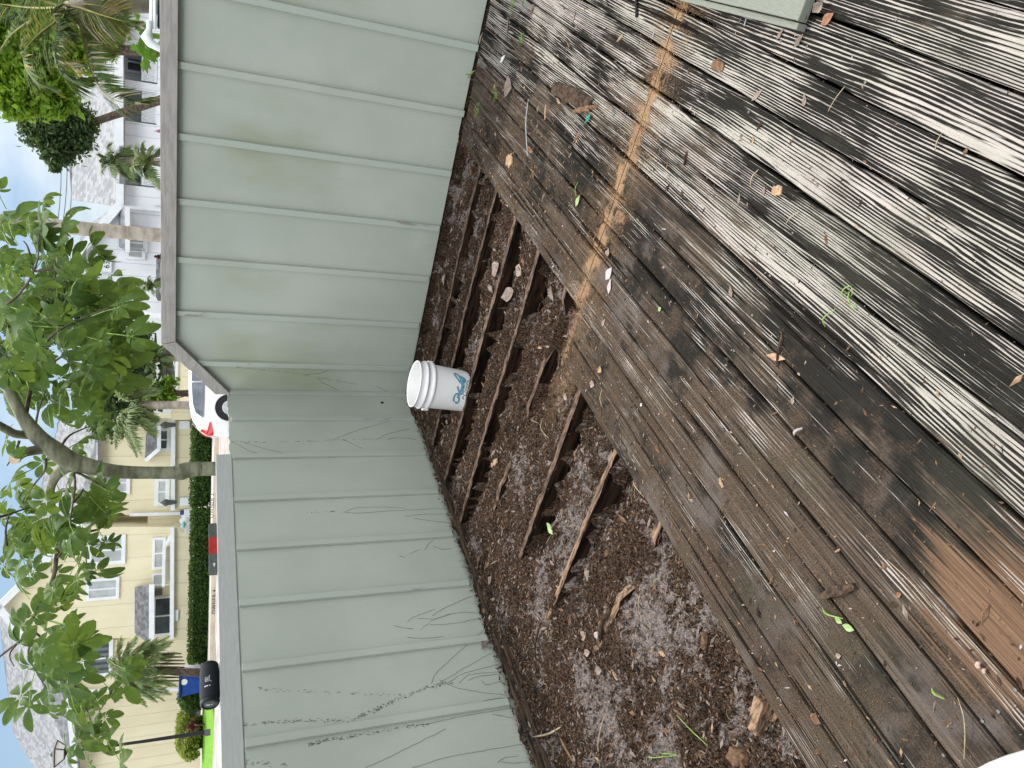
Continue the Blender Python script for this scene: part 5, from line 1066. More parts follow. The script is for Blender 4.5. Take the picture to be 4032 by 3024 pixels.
hp_ = ptp[2]; xx = pb_[0]
part(lp, 'pole', MB().tube([(xx, Dl, pb_[2]), (xx + .02, Dl, pb_[2] + .25), (xx + (ptp[0] - xx) * .5, Dl, (pb_[2] + hp_) / 2), (ptp[0], Dl, hp_)], [.11, .085, .06, .045], 12), M['spk_rubber'], smooth=True)
part(lp, 'pole_base', MB().tube([(xx, Dl, pb_[2] - .05), (xx, Dl, pb_[2] + .18)], .13, 12), M['darkgrey'])
hl = bl(Z4(352, 1552), Dl)[2] - hp_; cxl = ptp[0]
def sqring(h, r): return [(cxl + sx * r, Dl + sy * r, hp_ + h) for sx, sy in ((-1, -1), (1, -1), (1, 1), (-1, 1))]
def sqloft(rs):
    mb = MB(); vs = [p for h, r in rs for p in sqring(h, r)]; mb.add(vs, [(i * 4 + j, i * 4 + (j + 1) % 4, (i + 1) * 4 + (j + 1) % 4, (i + 1) * 4 + j) for i in range(len(rs) - 1) for j in range(4)] + [(3, 2, 1, 0), tuple((len(rs) - 1) * 4 + j for j in range(4))]); return mb
part(lp, 'lantern_glass', sqloft([(hl * .16, .17), (hl * .66, .34)]), M['white_plastic'])
fr = MB()
for k in range(4):
    A1, B1 = sqring(hl * .16, .175)[k], sqring(hl * .66, .35)[k]; fr.tube([A1, B1], .022, 5); A2 = sqring(hl * .66, .35)[(k + 1) % 4]; fr.tube([B1, A2], .025, 5); C1, C2 = sqring(hl * .16, .175)[k], sqring(hl * .16, .175)[(k + 1) % 4]; fr.tube([C1, C2], .022, 5)
part(lp, 'lantern_frame', fr, M['sill']); part(lp, 'lantern_roof', sqloft([(hl * .66, .38), (hl * .80, .20), (hl * .84, .08), (hl * .93, .05), (hl, .01)]), M['darkgrey']); part(lp, 'lantern_foot', MB().lathe([(.05, 0), (.11, hl * .05), (.09, hl * .12), (.17, hl * .16)], 10, Matrix.Translation((cxl, Dl, hp_))), M['spk_rubber'])
# post finial just over the tall fence
p = bl(Z2(1412, 690), 9.); single('post_lantern', MB().lathe([(.09, -.16), (.10, -.05), (.085, -.02), (.04, .01), (.02, .03), (.028, .042), (.012, .055), (.018, .066), (0, .085)], 16, Matrix.Translation(tuple(p))), M['sill'], 'dark bronze lantern top peeking over the tall fence rail', 'lantern', frame='bg')
# wires
for k, (X1_, X2_) in enumerate(((395, 392), (455, 440), (482, 492))):
    pA = bl(Z1(X1_ - 25, 900), 70); pB = bl(Z2(X2_, 300), 70); d = pB - pA; pts = [pA + d * t * 2.2 - d * .6 + np.array([0, 0, -1.2 * (1 - (2 * t - 1) ** 2)]) for t in np.linspace(0, 1, 14)]
    single('overhead_wire', MB().tube(pts, .03, 5), M['darkgrey'], ['highest of the three thin wires crossing the sky', 'middle one of the three thin wires crossing the sky', 'lowest of the three thin wires crossing the sky'][k], 'wire', frame='bg')

# ------------------------------------------------------------------ plants
M['bark_u'] = mvar('umbrella_tree_bark', (.13, .13, .085), (.27, .265, .19), 7, (1, 1, 3), .8, .6, .006, lo=.3, hi=.7)
M['bark_p'] = mvar('ringed_palm_trunk', (.26, .225, .185), (.42, .375, .32), 3, (1, 1, 2.2), .85, .5, .01)
M['bark_d'] = mvar('dark_branch_bark', (.06, .045, .035), (.14, .11, .085), 14, rough=.85)
M['cutwood'] = mvar('pale_cut_wood', (.55, .42, .30), (.64, .52, .40), 30, rough=.8)
M['lf_umb'] = leafmat('umbrella_tree_leaf', (.048, .105, .026), (.085, .155, .030), (.13, .20, .04), 2.2, .42, .55)
M['lf_lime'] = leafmat('lime_tree_leaf', (.13, .25, .02), (.20, .34, .03), (.26, .38, .05), .9, .4)
M['lf_oak'] = leafmat('dark_oak_leaf', (.035, .07, .03), (.06, .105, .045), (.09, .13, .06), 1.2, .3)
M['lf_hedge'] = leafmat('hedge_leaf', (.03, .075, .018), (.055, .12, .025), (.11, .19, .04), 1.7, .25)
M['lf_vari'] = leafmat('variegated_leaf', (.12, .18, .03), (.34, .38, .07), (.5, .48, .12), 2.5, .35)
M['lf_red'] = leafmat('burgundy_leaf', (.07, .012, .018), (.14, .025, .035), None, 3, .2)
M['lf_palm'] = leafmat('palm_leaflet', (.06, .115, .035), (.10, .165, .055), (.20, .21, .05), 2.5, .35, .6)
M['lf_palmg'] = leafmat('soft_palm_leaflet', (.13, .19, .085), (.20, .27, .12), (.30, .34, .14), 1.2, .35, .5)
M['lf_palmo'] = leafmat('yellowed_palm_leaflet', (.30, .20, .04), (.40, .30, .08), (.5, .34, .12), 6, .35, .5)
M['lf_palmw'] = leafmat('dried_palm_leaflet', (.36, .28, .20), (.46, .40, .33), None, 6, .3, .6)
M['lf_pap'] = leafmat('papaya_leaf_green', (.07, .20, .03), (.11, .27, .045), None, 6, .4, .4)
M['rachis'] = mvar('yellow_palm_rib', (.22, .20, .05), (.32, .28, .09), 10, rough=.5, bump=0)

def leaf_cards(mb, C, size, R, mi=0, up=.35):
    """many folded leaf blades centred at C (n,3)"""
    n = len(C); d = R.normal(0, 1, (n, 3)); d[:, 2] *= .7; d /= np.linalg.norm(d, axis=1)[:, None]; u = R.normal(0, 1, (n, 3)); u[:, 2] += up * 2; w = np.cross(d, u); w /= np.linalg.norm(w, axis=1)[:, None]; nn = np.cross(w, d)
    s = size * np.exp(R.randn(n) * .25); V = np.zeros((n, 4, 3)); 
    V[:, 0] = C - d * s[:, None] * .5; V[:, 2] = C + d * s[:, None] * .5; V[:, 1] = C + w * s[:, None] * .26 + nn * s[:, None] * .07; V[:, 3] = C - w * s[:, None] * .26 + nn * s[:, None] * .07
    mb.np_add(V, [(0, 1, 2), (0, 2, 3)], mi)
def blob_points(R, blobs, n, clump=.22, per=26):
    """leaf positions in clumps spread through ellipsoids; blobs = (cx,cy,cz,rx,ry,rz)"""
    B = np.array(blobs, float); vol = B[:, 3] * B[:, 5]; k = max(1, n // per); which = R.choice(len(B), k, p=vol / vol.sum()); d = R.normal(0, 1, (k, 3)); d /= np.linalg.norm(d, axis=1)[:, None]; r = R.uniform(.35, 1., (k, 1)) ** .55
    c = B[which, :3] + d * r * B[which, 3:]; P = np.repeat(c, per, 0) + R.normal(0, 1, (k * per, 3)) * clump * np.repeat(B[which, 3:].mean(1), per)[:, None] * R.uniform(.5, 1.2, (k * per, 1)); return P, c
def tree(name, label, zfn, blobs, D, n, size, mt, trunk, seed, clump=.2, cat='tree', bark='bark_d', dep=None):
    R = np.random.RandomState(seed); B = []
    for X, Y, r, *q in blobs:
        c = bl(zfn(X, Y), D + (q[0] if q else 0)); s = np.linalg.norm(bl(zfn(X, Y + r), D) - bl(zfn(X, Y), D)); B.append((*c, s, (dep or s) * 1., s))
    T = thing(name, label, cat, (B[0][0], D, lotz(D)), 'bg'); P, c = blob_points(R, B, n, clump); mb = MB(); leaf_cards(mb, P, size, R); part(T, 'crown', mb, M[mt])
    tb = MB(); base = np.array([trunk if trunk is not None else B[0][0], D + .2, lotz(D) - .1]); mid = np.array([np.mean([b[0] for b in B]), D, np.mean([b[2] for b in B])]); top_ = base * .2 + mid * .8
    tb.tube([base, (base + top_) / 2 + R.normal(0, .1, 3), top_], [.24, .17, .12], 8)
    for i in R.choice(len(c), min(26, len(c)), replace=False): tb.tube([top_, (top_ + c[i]) / 2 + R.normal(0, .2, 3), c[i]], [.06, .035, .010], 5)
    part(T, 'trunk', tb, M[bark]); return T
tree('leafy_tree', 'bright lime green leafy tree behind the drooping palm fronds', Z1, [(120, 120, 300), (60, 500, 260), (250, 420, 260), (330, 780, 240), (150, 820, 200), (480, 650, 200), (700, 350, 220), (520, 250, 240), (850, 300, 200), (500, 900, 120), (930, 180, 150)], 23, 22000, .19, 'lf_lime', az(Z1(1000, 60), 23)[0], 31)
tree('dark_tree', 'dark green small leaved tree standing against the sky left of the lime tree', Z1, [(420, 1130, 180), (560, 1150, 200), (640, 1060, 160), (330, 1080, 120), (520, 1330, 110), (690, 1230, 90), (430, 1380, 60), (480, 1450, 40), (250, 1020, 90)], 28, 17000, .16, 'lf_oak', az(Z1(1000, 300), 28)[0], 32)
tree('hazy_tree', 'pale grey green tree far behind the umbrella tree leaves', Z2, [(700, 900, 160), (500, 940, 120), (450, 1100, 200), (700, 1150, 250), (300, 1300, 200), (200, 1500, 200)], 48, 5000, .38, 'lf_oak', None, 33)
tree('dark_shrub', 'dark green bushy shrub beyond the end of the tall fence', Z3, [(1130, -60, 150), (1250, -150, 130), (1150, 150, 160), (1330, 30, 100), (1280, 230, 130), (1000, 60, 200)], 31, 5500, .20, 'lf_oak', None, 34, cat='shrub')
tree('green_shrub', 'fresh green shrub rising above the low yellow wall', Z3, [(1400, 330, 90), (1450, 270, 80), (1330, 360, 90), (1480, 350, 60)], 33, 2200, .20, 'lf_lime', None, 35, cat='shrub')
tree('dark_tree', 'dark green tree far behind the fresh green shrub', Z3, [(1050, 350, 220), (1180, 480, 150), (950, 600, 160), (880, 300, 200)], 44, 3500, .3, 'lf_oak', None, 36)

def hedge(label, src_rect, D, dep, n, size, mt, seed, name='hedge', cat='hedge', round_=0.):
    x0, x1, y0, y1 = src_rect; a0, a1, z0, z1 = rect(S_, x0, x1, y0, y1, D); R = np.random.RandomState(seed); T = thing(name, label, cat, (a0, D, z0), 'bg')
    def sh(P): return P
    n3 = n // 3; A = R.uniform(0, 1, (n, 3)); f = R.randint(0, 5, n); A[f <= 1, 1] = 0; A[f == 2, 2] = 1; A[f == 3, 0] = 0; A[f == 4, 0] = 1
    k = round_; P = np.stack([a0 + (a1 - a0) * A[:, 0], D + dep * A[:, 1], z0 + (z1 - z0) * A[:, 2]], 1) + R.normal(0, size * .38, (n, 3))
    if k:
        c = np.array([(a0 + a1) / 2, D + dep / 2, (z0 + z1) / 2]); h = np.array([(a1 - a0) / 2, dep / 2, (z1 - z0) / 2]); q = (P - c) / h; rr = np.linalg.norm(q, axis=1)[:, None]; P = c + q / np.maximum(1, rr * k) * h
        P += (R.rand(n, 1) - .5) * .3
    mb = MB(); leaf_cards(mb, P, size, R); part(T, 'foliage', mb, M[mt])
    cs = .12 if not k else (a1 - a0) * .2
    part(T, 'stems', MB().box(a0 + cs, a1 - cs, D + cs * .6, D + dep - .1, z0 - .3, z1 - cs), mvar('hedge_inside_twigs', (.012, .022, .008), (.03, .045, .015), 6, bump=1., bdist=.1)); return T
hedge('long clipped dark green hedge below the left yellow house', (752, 824, 2019, 2606), 43, 1.2, 9000, .15, 'lf_hedge', 41)
hedge('shorter clipped green hedge behind the umbrella tree trunk and white car', (758, 820, 1652, 1988), 43.4, 1.2, 5500, .15, 'lf_hedge', 42)
hedge('small green shrub beside the blue bin', (708, 794, 2738, 2800), 41.8, .9, 1200, .15, 'lf_hedge', 43, 'shrub', 'shrub', .9)
hedge('wide yellow green variegated shrub behind the lamp post', (702, 782, 2832, 2996), 41.5, 1.4, 3200, .17, 'lf_vari', 44, 'shrub', 'shrub', .85)
def spiky(label, p, D, n, l, mt, seed, name='cordyline'):
    R = random.Random(seed); c = bl(p, D); T = thing(name, label, 'plant', tuple(c), 'bg'); mb = MB()
    for _ in range(n):
        q = R.random() * 6.28; e = R.uniform(.1, 1.3); L_ = l * R.uniform(.7, 1.1); d = np.array([math.cos(q) * math.cos(e), math.sin(q) * math.cos(e), math.sin(e)]); s = np.array([-math.sin(q), math.cos(q), 0]) * .055
        m_ = c + d * L_ * .55 + [0, 0, .05]; t = c + d * L_ + [0, 0, -.22 * math.cos(e)]; mb.add([c - s * .4, c + s * .4, m_ + s, m_ - s, t], [(0, 1, 2, 3), (3, 2, 4)])
    part(T, 'leaves', mb, M[mt]); part(T, 'stem', MB().tube([c - [0, 0, .4], c + [0, 0, .1]], .05, 6), M['bark_d'])
spiky('burgundy red spiky plant between the grey cabinet and variegated shrub', Z4(1405, 1355), 41, 60, .75, 'lf_red', 51)
def frond(mb, P, ll, mi_leaf, mi_rib, hang=.5, n=46, w=.016, R=random, two=1., r0=.012, jag=.12):
    P = smoothpts(P, 8); seg = np.array([np.linalg.norm(P[i + 1] - P[i]) for i in range(len(P) - 1)]); cum = np.concatenate([[0], np.cumsum(seg)]); tot = cum[-1]
    mb.tube(P, [r0 * (1 - .85 * c / tot) for c in cum], 5, mi_rib)
    for i in range(n):
        s = tot * (.06 + .94 * (i + .5) / n); k = min(len(P) - 2, int(np.searchsorted(cum, s) - 1)); f = (s - cum[k]) / max(seg[k], 1e-6); c = P[k] * (1 - f) + P[k + 1] * f; t = (P[k + 1] - P[k]) / max(seg[k], 1e-6)
        side = np.cross(t, [0, 0, 1.]); side /= np.linalg.norm(side) + 1e-6; u = s / tot; l = ll * (math.sin(math.pi * min(.97, u * .93 + .12)) ** .6)
        for sg in ((-1, 1) if two else (1,)):
            d = side * sg * .85 + t * (.45 + .5 * u) + np.array([R.uniform(-jag, jag) for _ in range(3)]); d /= np.linalg.norm(d); l2 = l * R.uniform(.82, 1.1)
            pm = c + d * l2 * .5 + np.array([0, 0, -hang * l2 * .14]); pe = c + d * l2 * (1 - hang * .18) + np.array([0, 0, -hang * l2 * .60]); ww = np.cross(d, [0, 0, 1.]); ww /= np.linalg.norm(ww) + 1e-6
            ml = mi_leaf if not hasattr(mi_leaf, '__len__') else R.choice(mi_leaf)
            mb.add([c, pm - ww * w, pm + ww * w + [0, 0, w * .4], pe], [(0, 1, 2), (1, 3, 2)], ml)
# --- close palm whose fronds droop over the tall fence
pR = random.Random(5)
pm_ = thing('palm_tree', 'close palm at the frame edge with long drooping green and orange fronds over the fence', 'palm', (az(Z1(1290, 20), 8.2)[0], 8.2, .1), 'bg')
c0 = bl(Z1(560, 70), 8.2)
FR = [([(560, 70, 8.2), (480, 190, 8.0), (350, 290, 7.8), (225, 430, 7.6), (215, 560, 7.5), (300, 700, 7.5), (470, 790, 7.5)], .50, ['g', 'g', 'g', 'y'], 62, .35),
      ([(560, 70, 8.2), (560, 220, 8.1), (490, 400, 8.0), (500, 560, 8.0), (600, 690, 8.0), (800, 690, 8.0)], .44, ['g', 'g', 'g'], 58, .6),
      ([(600, 60, 8.3), (700, 250, 8.2), (745, 430, 8.1), (785, 600, 8.0), (900, 800, 7.9), (1060, 890, 7.8), (1300, 868, 7.8)], .40, ['g', 'g', 'g', 'w'], 74, .8),
      ([(560, 40, 8.0), (700, 70, 7.7), (850, 120, 7.5), (1020, 170, 7.4), (1190, 215, 7.4)], .36, ['y', 'y', 'g', 'w'], 60, .55),
      ([(560, 40, 8.4), (750, 40, 8.1), (900, 60, 8.0), (1100, 140, 7.9)], .40, ['g', 'y'], 46, .55),
      ([(560, 60, 8.2), (400, 70, 8.4), (200, 60, 8.6), (-60, 25, 8.8)], .45, ['g', 'g', 'y'], 46, .35),
      ([(560, 60, 8.2), (420, 20, 8.5), (250, -30, 8.7), (50, -90, 8.9)], .45, ['g'], 40, .4),
      ([(600, 60, 8.3), (560, 260, 8.4), (470, 480, 8.4), (600, 560, 8.4), (700, 680, 8.4)], .28, ['y', 'w', 'y'], 44, .7),
      ([(600, 100, 8.3), (720, 240, 8.5), (760, 330, 8.5), (880, 420, 8.5), (1000, 440, 8.5)], .30, ['y', 'g'], 40, .7),
      ([(560, 80, 8.0), (480, 150, 7.9), (560, 250, 7.9), (640, 330, 7.9)], .22, ['w'], 36, .7),
      ([(540, 60, 8.3), (300, 160, 8.7), (100, 300, 9.0), (-40, 500, 9.2)], .50, ['g', 'g'], 50, .35)]
code = {'g': 0, 'y': 1, 'w': 2}
for F in FR:
    mb = MB(); frond(mb, [bl(Z1(x, y), d) for x, y, d in F[0]], F[1], [code[k] for k in F[2] + ['g', 'g', 'g']], 3, F[4], int(F[3] * 1.5), .012, pR, 1, .016, .10); part(pm_, 'frond', mb, [M['lf_palm'], M['lf_palmo'], M['lf_palmw'], M['rachis']])
part(pm_, 'trunk', MB().tube([bl(Z1(1500, 0), 8.2) * [1, 1, 0] + [0, 0, .02], bl(Z1(1290, 15), 8.2), bl(Z1(1050, 20), 8.2), bl(Z1(800, 45), 8.2), c0], [.12, .105, .10, .085, .05], 14), M['bark_p'], smooth=True)
# yellow flower stalks hanging from the palm
mb = MB()
for _ in range(60):
    q = bl(Z1(745 + pR.uniform(-20, 30), 230 + pR.uniform(-30, 30)), 8.15); e = bl(Z1(pR.uniform(800, 1040), pR.uniform(210, 470)), 8.15 + pR.uniform(-.2, .2)); mb.tube([q, (q + e) / 2 + [0, 0, pR.uniform(-.02, .08)], e], .0035, 4)
part(pm_, 'flower_stalks', mb, M['rachis'], 'yellow green branching fruit stalks')
# --- small feathery palms by the white house
def fanpalm(name, label, zfn, crown, D, fr, trunk, mt, ll, seed, w=.03, nleaf=34, tr=.09, hang=.6, jag=.2):
    R = random.Random(seed); c = bl(zfn(*crown), D); T = thing(name, label, 'palm', (c[0], D, lotz(D)), 'bg')
    for e in fr:
        E = bl(zfn(*e[:2]), D + (e[2] if len(e) > 2 else R.uniform(-.5, .5))); mid = (c + E) / 2; L_ = np.linalg.norm(E - c); mid = mid + np.array([0, 0, L_ * .22]); mb = MB(); frond(mb, [c, c * .6 + mid * .4 + [0, 0, L_ * .07], mid, E], ll, 0, 1, hang, nleaf, w, R, 1, .02, jag); part(T, 'frond', mb, [M[mt], M['rachis']])
    if trunk:
        P = [bl(zfn(*t), D) for t in trunk]; P.append(P[-1] * [1, 1, 0] + [0, 0, lotz(D) - .1]); part(T, 'trunk', MB().tube([c] + P, [tr * .6] + [tr] * len(P), 10), M['bark_p'], smooth=True)
    return T
fanpalm('small_palm', 'slim feathery palm in front of the white house wall, taller one', Z1, (1010, 1400), 24, [(850, 1350), (880, 1500), (940, 1280), (1110, 1290), (1120, 1330), (870, 1400), (1080, 1500), (1150, 1560), (1000, 1540), (1090, 1440), (960, 1360)], [(1150, 1405), (1400, 1405)], 'lf_palmg', .45, 61, .018, 60)
fanpalm('small_palm', 'low feathery palm at the rail below the taller one', Z1, (1330, 1420), 22, [(1170, 1290), (1240, 1250), (1130, 1480), (1160, 1440), (1260, 1540), (1380, 1620), (1390, 1650), (1400, 1300), (1300, 1300), (1220, 1500), (1340, 1560)], [(1420, 1430)], 'lf_palmg', .42, 62, .018, 60)
fanpalm('small_palm', 'tiny palm tuft in front of the gabled white wall', Z2, (1350, 940), 26, [(1200, 880), (1230, 990), (1290, 880), (1390, 900), (1270, 940), (1180, 960), (1330, 1010)], [(1430, 945)], 'lf_palmg', .3, 63, .03)
fanpalm('foxtail_palm', 'feathery palm with a smooth trunk left of the low yellow wall', Z3, (1235, 425), 27, [(1215, 850, -1), (1180, 870, .5), (1340, 700, -.5), (1320, 560, 0), (1000, 250, 0), (930, 160, .5), (1100, 180, 0), (1000, 800, .3), (1300, 180, .4), (1000, 640, 0), (1150, 640, -.4), (1060, 100, 0), (1290, 330, 0)], [(1300, 430), (1450, 432), (1640, 432)], 'lf_palmg', .62, 64, .024, 90, .14, .7, .35)
fanpalm('tall_yard_palm', 'feathery palm tuft beside the dark shrub behind the fence corner', Z3, (1380, 30), 30, [(1230, -60), (1210, 60), (1260, 130), (1420, -80), (1300, -20), (1450, 60), (1330, 110)], [(1500, 30)], 'lf_palmg', .5, 65, .04, 40)
dp = fanpalm('date_palm', 'bushy round date palm with drooping fronds before the yellow house', Z4, (935, 955), 39, [(760 + 0, 900), (735, 860, .5), (830, 760), (850, 735, .4), (960, 725), (1100, 745), (1180, 735), (1210, 770), (1120, 800), (1230, 850), (1200, 1140), (1150, 1180), (1100, 1190), (1030, 1225), (960, 1170), (880, 1120), (800, 1070), (735, 1020), (760, 970), (1190, 900), (1230, 980), (1240, 1080), (1050, 760), (900, 780), (1000, 1100, -1), (1100, 950, -1.2), (1000, 830, -1), (870, 960, -1), (1080, 1090, -1), (1140, 860, -1), (900, 860, 1), (1160, 1040, -1)], None, 'lf_palmg', .72, 66, .020, 74, .2, .6, .25)
dpc = bl(Z4(935, 955), 39); mb = MB()
for i in range(9):
    Y = 850 + i * 24; e = bl(Z4(1310 - abs(Y - 930) * .35, Y), 39 + pR.uniform(-.4, .4)); e2 = bl(Z4(1090, Y), 39); q = part(dp, 'stalk', MB().tube([e2, (e + e2) / 2, e], [.035, .05, .03], 6), M['bark_d'])
part(dp, 'trunk', MB().tube([dpc, bl(Z4(1250, 980), 39), bl(Z4(1420, 985), 39)], [.12, .17, .2], 10), M['bark_d'], smooth=True)
# --- tall palm trunk
P = [bl(Z2(1500, 506), 15), bl(Z2(1300, 495), 15), bl(Z2(1050, 472), 15), bl(Z2(800, 450), 15), bl(Z2(500, 425), 15), bl(Z2(150, 390), 15), bl(Z2(-250, 350), 15)]; P[0] = P[0] + [0, 0, -.6]
P2 = smoothpts(P, 26); tp = thing('tall_palm', 'tall ringed grey brown palm trunk rising out of the picture', 'palm', (P[0][0], 15, .1), 'bg')
rs = []
for i in range(len(P2)):
    h = P2[i][2]; s = (h * 2.6) % 1; rs.append(.125 - .006 * h * .5 + .012 * s)
part(tp, 'trunk', MB().tube(P2, rs, 20), M['bark_p'])
for i in range(7):
    top = P2[-1]; q = i * .9; mb = MB(); frond(mb, [top, top + [math.cos(q) * .8, math.sin(q) * .8, .9], top + [math.cos(q) * 2., math.sin(q) * 2., 1.0], top + [math.cos(q) * 3., math.sin(q) * 3., .3]], .6, 0, 1, .5, 30, .03, pR); part(tp, 'frond', mb, [M['lf_palm'], M['rachis']])
# --- papaya and croton just beyond the tall fence
pa = thing('papaya_plant', 'bright green papaya plant with jagged lobed leaves over the tall fence', 'plant', (az(Z1(1400, 300), 8.8)[0], 8.8, .1), 'bg')
stem_b = bl(Z1(1500, 300), 8.8) * [1, 1, 0] + [0, 0, .05]; stem_t = bl(Z1(1330, 310), 8.8); part(pa, 'stem', MB().tube([stem_b, stem_t], [.04, .03], 8), M['greenstem'])
for (X, Y, r, yaw) in ((1250, 500, 150, -.4), (1200, 400, 110, .9), (1230, 250, 100, 1.4), (1180, 90, 60, 2.), (1270, 420, 120, -.9), (1210, 180, 80, 2.4), (1300, 480, 100, -1.2)):
    c = bl(Z1(X, Y), 8.7 + pR.uniform(-.2, .2)); s = np.linalg.norm(bl(Z1(X, Y + r), 8.7) - bl(Z1(X, Y), 8.7)); vs = [c]; K = 28
    for i in range(K):
        q = -2.5 + 5. * i / (K - 1); rr = s * (.38 + .62 * abs(math.cos(q * 1.75)) ** .8) * (1 if i % 2 else .72); aa = q + yaw; vs.append(c + np.array([-math.sin(aa) * rr, .35 * math.cos(3 * q) * rr * .5 - .2 * rr, -math.cos(aa) * rr * .75 - .1 * rr]))
    pt = part(pa, 'leaf', MB().add(vs, [(0, i, i + 1) for i in range(1, K)]), M['lf_pap']); part(pa, 'leaf_stalk', MB().tube([stem_t, (stem_t + c) / 2 + [0, 0, .06], c], .007, 5), M['greenstem'])
cr = thing('croton_plant', 'yellow and green croton leaves touching the tall fence rail', 'plant', (az(Z1(1420, 480), 7.6)[0], 7.6, .1), 'bg')
for k, (X, Y, dx, dy) in enumerate(((1400, 500, -60, -70), (1410, 470, -85, 15), (1395, 440, -10, -90), (1420, 510, -30, 20))):
    a_ = bl(Z1(X, Y), 7.6); b_ = bl(Z1(X + dx, Y + dy), 7.5); d = b_ - a_; L_ = np.linalg.norm(d); s = np.cross(d / L_, [0, 1, 0]) * L_ * .2; part(cr, 'leaf', MB().add([a_, a_ + d * .3 + s, a_ + d * .7 + s, b_, a_ + d * .7 - s, a_ + d * .3 - s, a_ + d * .5 + [0, -.02, .0]], [(0, 1, 6), (1, 2, 6), (2, 3, 6), (3, 4, 6), (4, 5, 6), (5, 0, 6)]), M['lf_vari'])
part(cr, 'stem', MB().tube([bl(Z1(1410, 480), 7.6), bl(Z1(1410, 480), 7.6) * [1, 1, 0]], .012, 6), M['greenstem'])
# --- white tubes with dark cloth beyond the tall fence (folded sunshade)
sh_ = thing('folded_canopy', 'white pole frame with dark navy cloth and a white finial behind the tall fence', 'canopy', (az(Z1(1420, 100), 6.6)[0], 6.6, .1), 'bg')
part(sh_, 'pole', MB().tube([bl(Z1(1325, -260), 6.6), bl(Z1(1322, 0), 6.6), bl(Z1(1318, 250), 6.6)], .016, 10), M['trim'], smooth=True); part(sh_, 'pole', MB().tube([bl(Z1(1352, -260), 6.55), bl(Z1(1350, 250), 6.55)], .012, 10), M['trim'], smooth=True)
a0, a1, z0, z1 = rect(Z1, 1372, 1520, -260, 245, 6.65); part(sh_, 'cloth', MB().box(a0, a1, 6.65, 6.70, z0, z1), mvar('navy_cloth', (.008, .012, .025), (.015, .02, .035), 20), bevel=.01)
cF = bl(Z1(1335, 300), 6.55); part(sh_, 'finial', MB().tube([cF + [.10, 0, .03], cF + [.03, 0, .03], cF + [-.03, 0, .045], cF + [-.07, 0, .02], cF + [-.12, 0, -.08], cF + [-.13, 0, -.16]], [.018, .022, .045, .035, .02, .008], 12), M['trim'], smooth=True)
part(sh_, 'leg', MB().tube([bl(Z1(1325, -250), 6.6), bl(Z1(1325, -250), 6.6) * [1, 1, 0] + [0, 0, .05]], .02, 8), M['trim'])
p = bl(Z1(1395, 1140), 12); fl = thing('small_flag', 'tiny red white and purple garden flag above the tall fence rail', 'flag', tuple(p), 'bg')
part(fl, 'cloth', slab(MB(), [bl(Z1(1345, 1140), 12), bl(Z1(1385, 1128), 12), bl(Z1(1425, 1118), 12), bl(Z1(1425, 1155), 12), bl(Z1(1380, 1155), 12)], [0, .006, 0]), mvar('flag_cloth', (.35, .06, .14), (.25, .15, .5), 9, lo=.45, hi=.55)); part(fl, 'stick', MB().tube([bl(Z1(1340, 1142), 12), bl(Z1(1500, 1142), 12)], .006, 5), M['stem'])

# ------------------------------------------------------------------ umbrella tree behind the low fence
DT = 6.7
ut = thing('umbrella_tree', 'close umbrella tree behind the low fence with a curved ringed trunk and fingered leaves', 'tree', (az(Z3(1870, 985), DT)[0], DT, .05), 'bg')
def path(zfn, pts, D0, D1=None):
    n = len(pts); D1 = D1 if D1 is not None else D0; return [bl(zfn(*p), D0 + (D1 - D0) * i / (n - 1)) for i, p in enumerate(pts)]
def wpx(r, D): return r / 2.212 / FOC * D * 1.08
tr_pts = path(Z3, [(2150, 985), (1900, 985), (1750, 985), (1640, 995), (1580, 1012), (1500, 1020), (1300, 1020), (1150, 1018), (1000, 1008), (870, 985), (760, 960), (650, 935)], DT); tr_pts[0][2] = .0
tr_r = [wpx(r * .86, DT) for r in (66, 60, 60, 66, 72, 54, 52, 54, 56, 58, 66, 74)]
TP = smoothpts(tr_pts, 6); TRr = np.interp(np.linspace(0, len(tr_r) - 1, len(TP)), range(len(tr_r)), tr_r); TRr = [r * (1 + .035 * (math.sin(i * 2.1) > .8)) for i, r in enumerate(TRr)]
part(ut, 'trunk', MB().tube(TP, TRr, 18), M['bark_u'], smooth=True)
def limb(zfn, pts, rads, D0, D1, mt='bark_u', name='limb', n=10):
    P = smoothpts(path(zfn, pts, D0, D1), 6); r = np.interp(np.linspace(0, len(rads) - 1, len(P)), range(len(rads)), [wpx(q * .88, (D0 + D1) / 2) for q in rads]); return part(ut, name, MB().tube(P, r, n), M[mt], smooth=True)
limb(Z3, [(700, 950), (600, 910), (500, 840), (380, 750), (290, 660), (180, 500), (80, 300), (20, 100), (-60, -60)], [70, 78, 76, 66, 62, 46, 40, 34, 30], DT, DT - .2)
limb(Z3, [(600, 960), (540, 1000), (480, 1060), (445, 1140), (440, 1250), (480, 1400), (520, 1520), (525, 1660)], [50, 44, 38, 32, 28, 26, 24, 22], DT, DT + .3)
limb(Z4, [(430, -30), (420, 60), (400, 160), (380, 300), (300, 480), (220, 620), (170, 740), (90, 800), (0, 870), (-60, 920)], [20, 20, 17, 15, 14, 13, 12, 9, 8, 7], DT + .3, DT + .4, 'bark_d')
sl_ = limb(Z3, [(470, 810), (380, 815), (280, 830), (200, 850), (135, 895)], [44, 40, 37, 36, 35], DT, DT - .25, 'bark_u', 'cut_limb', 14)
e0 = bl(Z3(135, 895), DT - .25); e1 = bl(Z3(124, 902), DT - .27); rr_ = wpx(36, DT); part(ut, 'cut_face', MB().tube([e0, e1], [rr_, rr_ * .97], 18), M['cutwood'], 'pale sawn limb end')
limb(Z3, [(330, 690), (230, 690), (130, 680), (50, 640), (-40, 590)], [40, 34, 32, 32, 30], DT, DT - .3, 'bark_u')
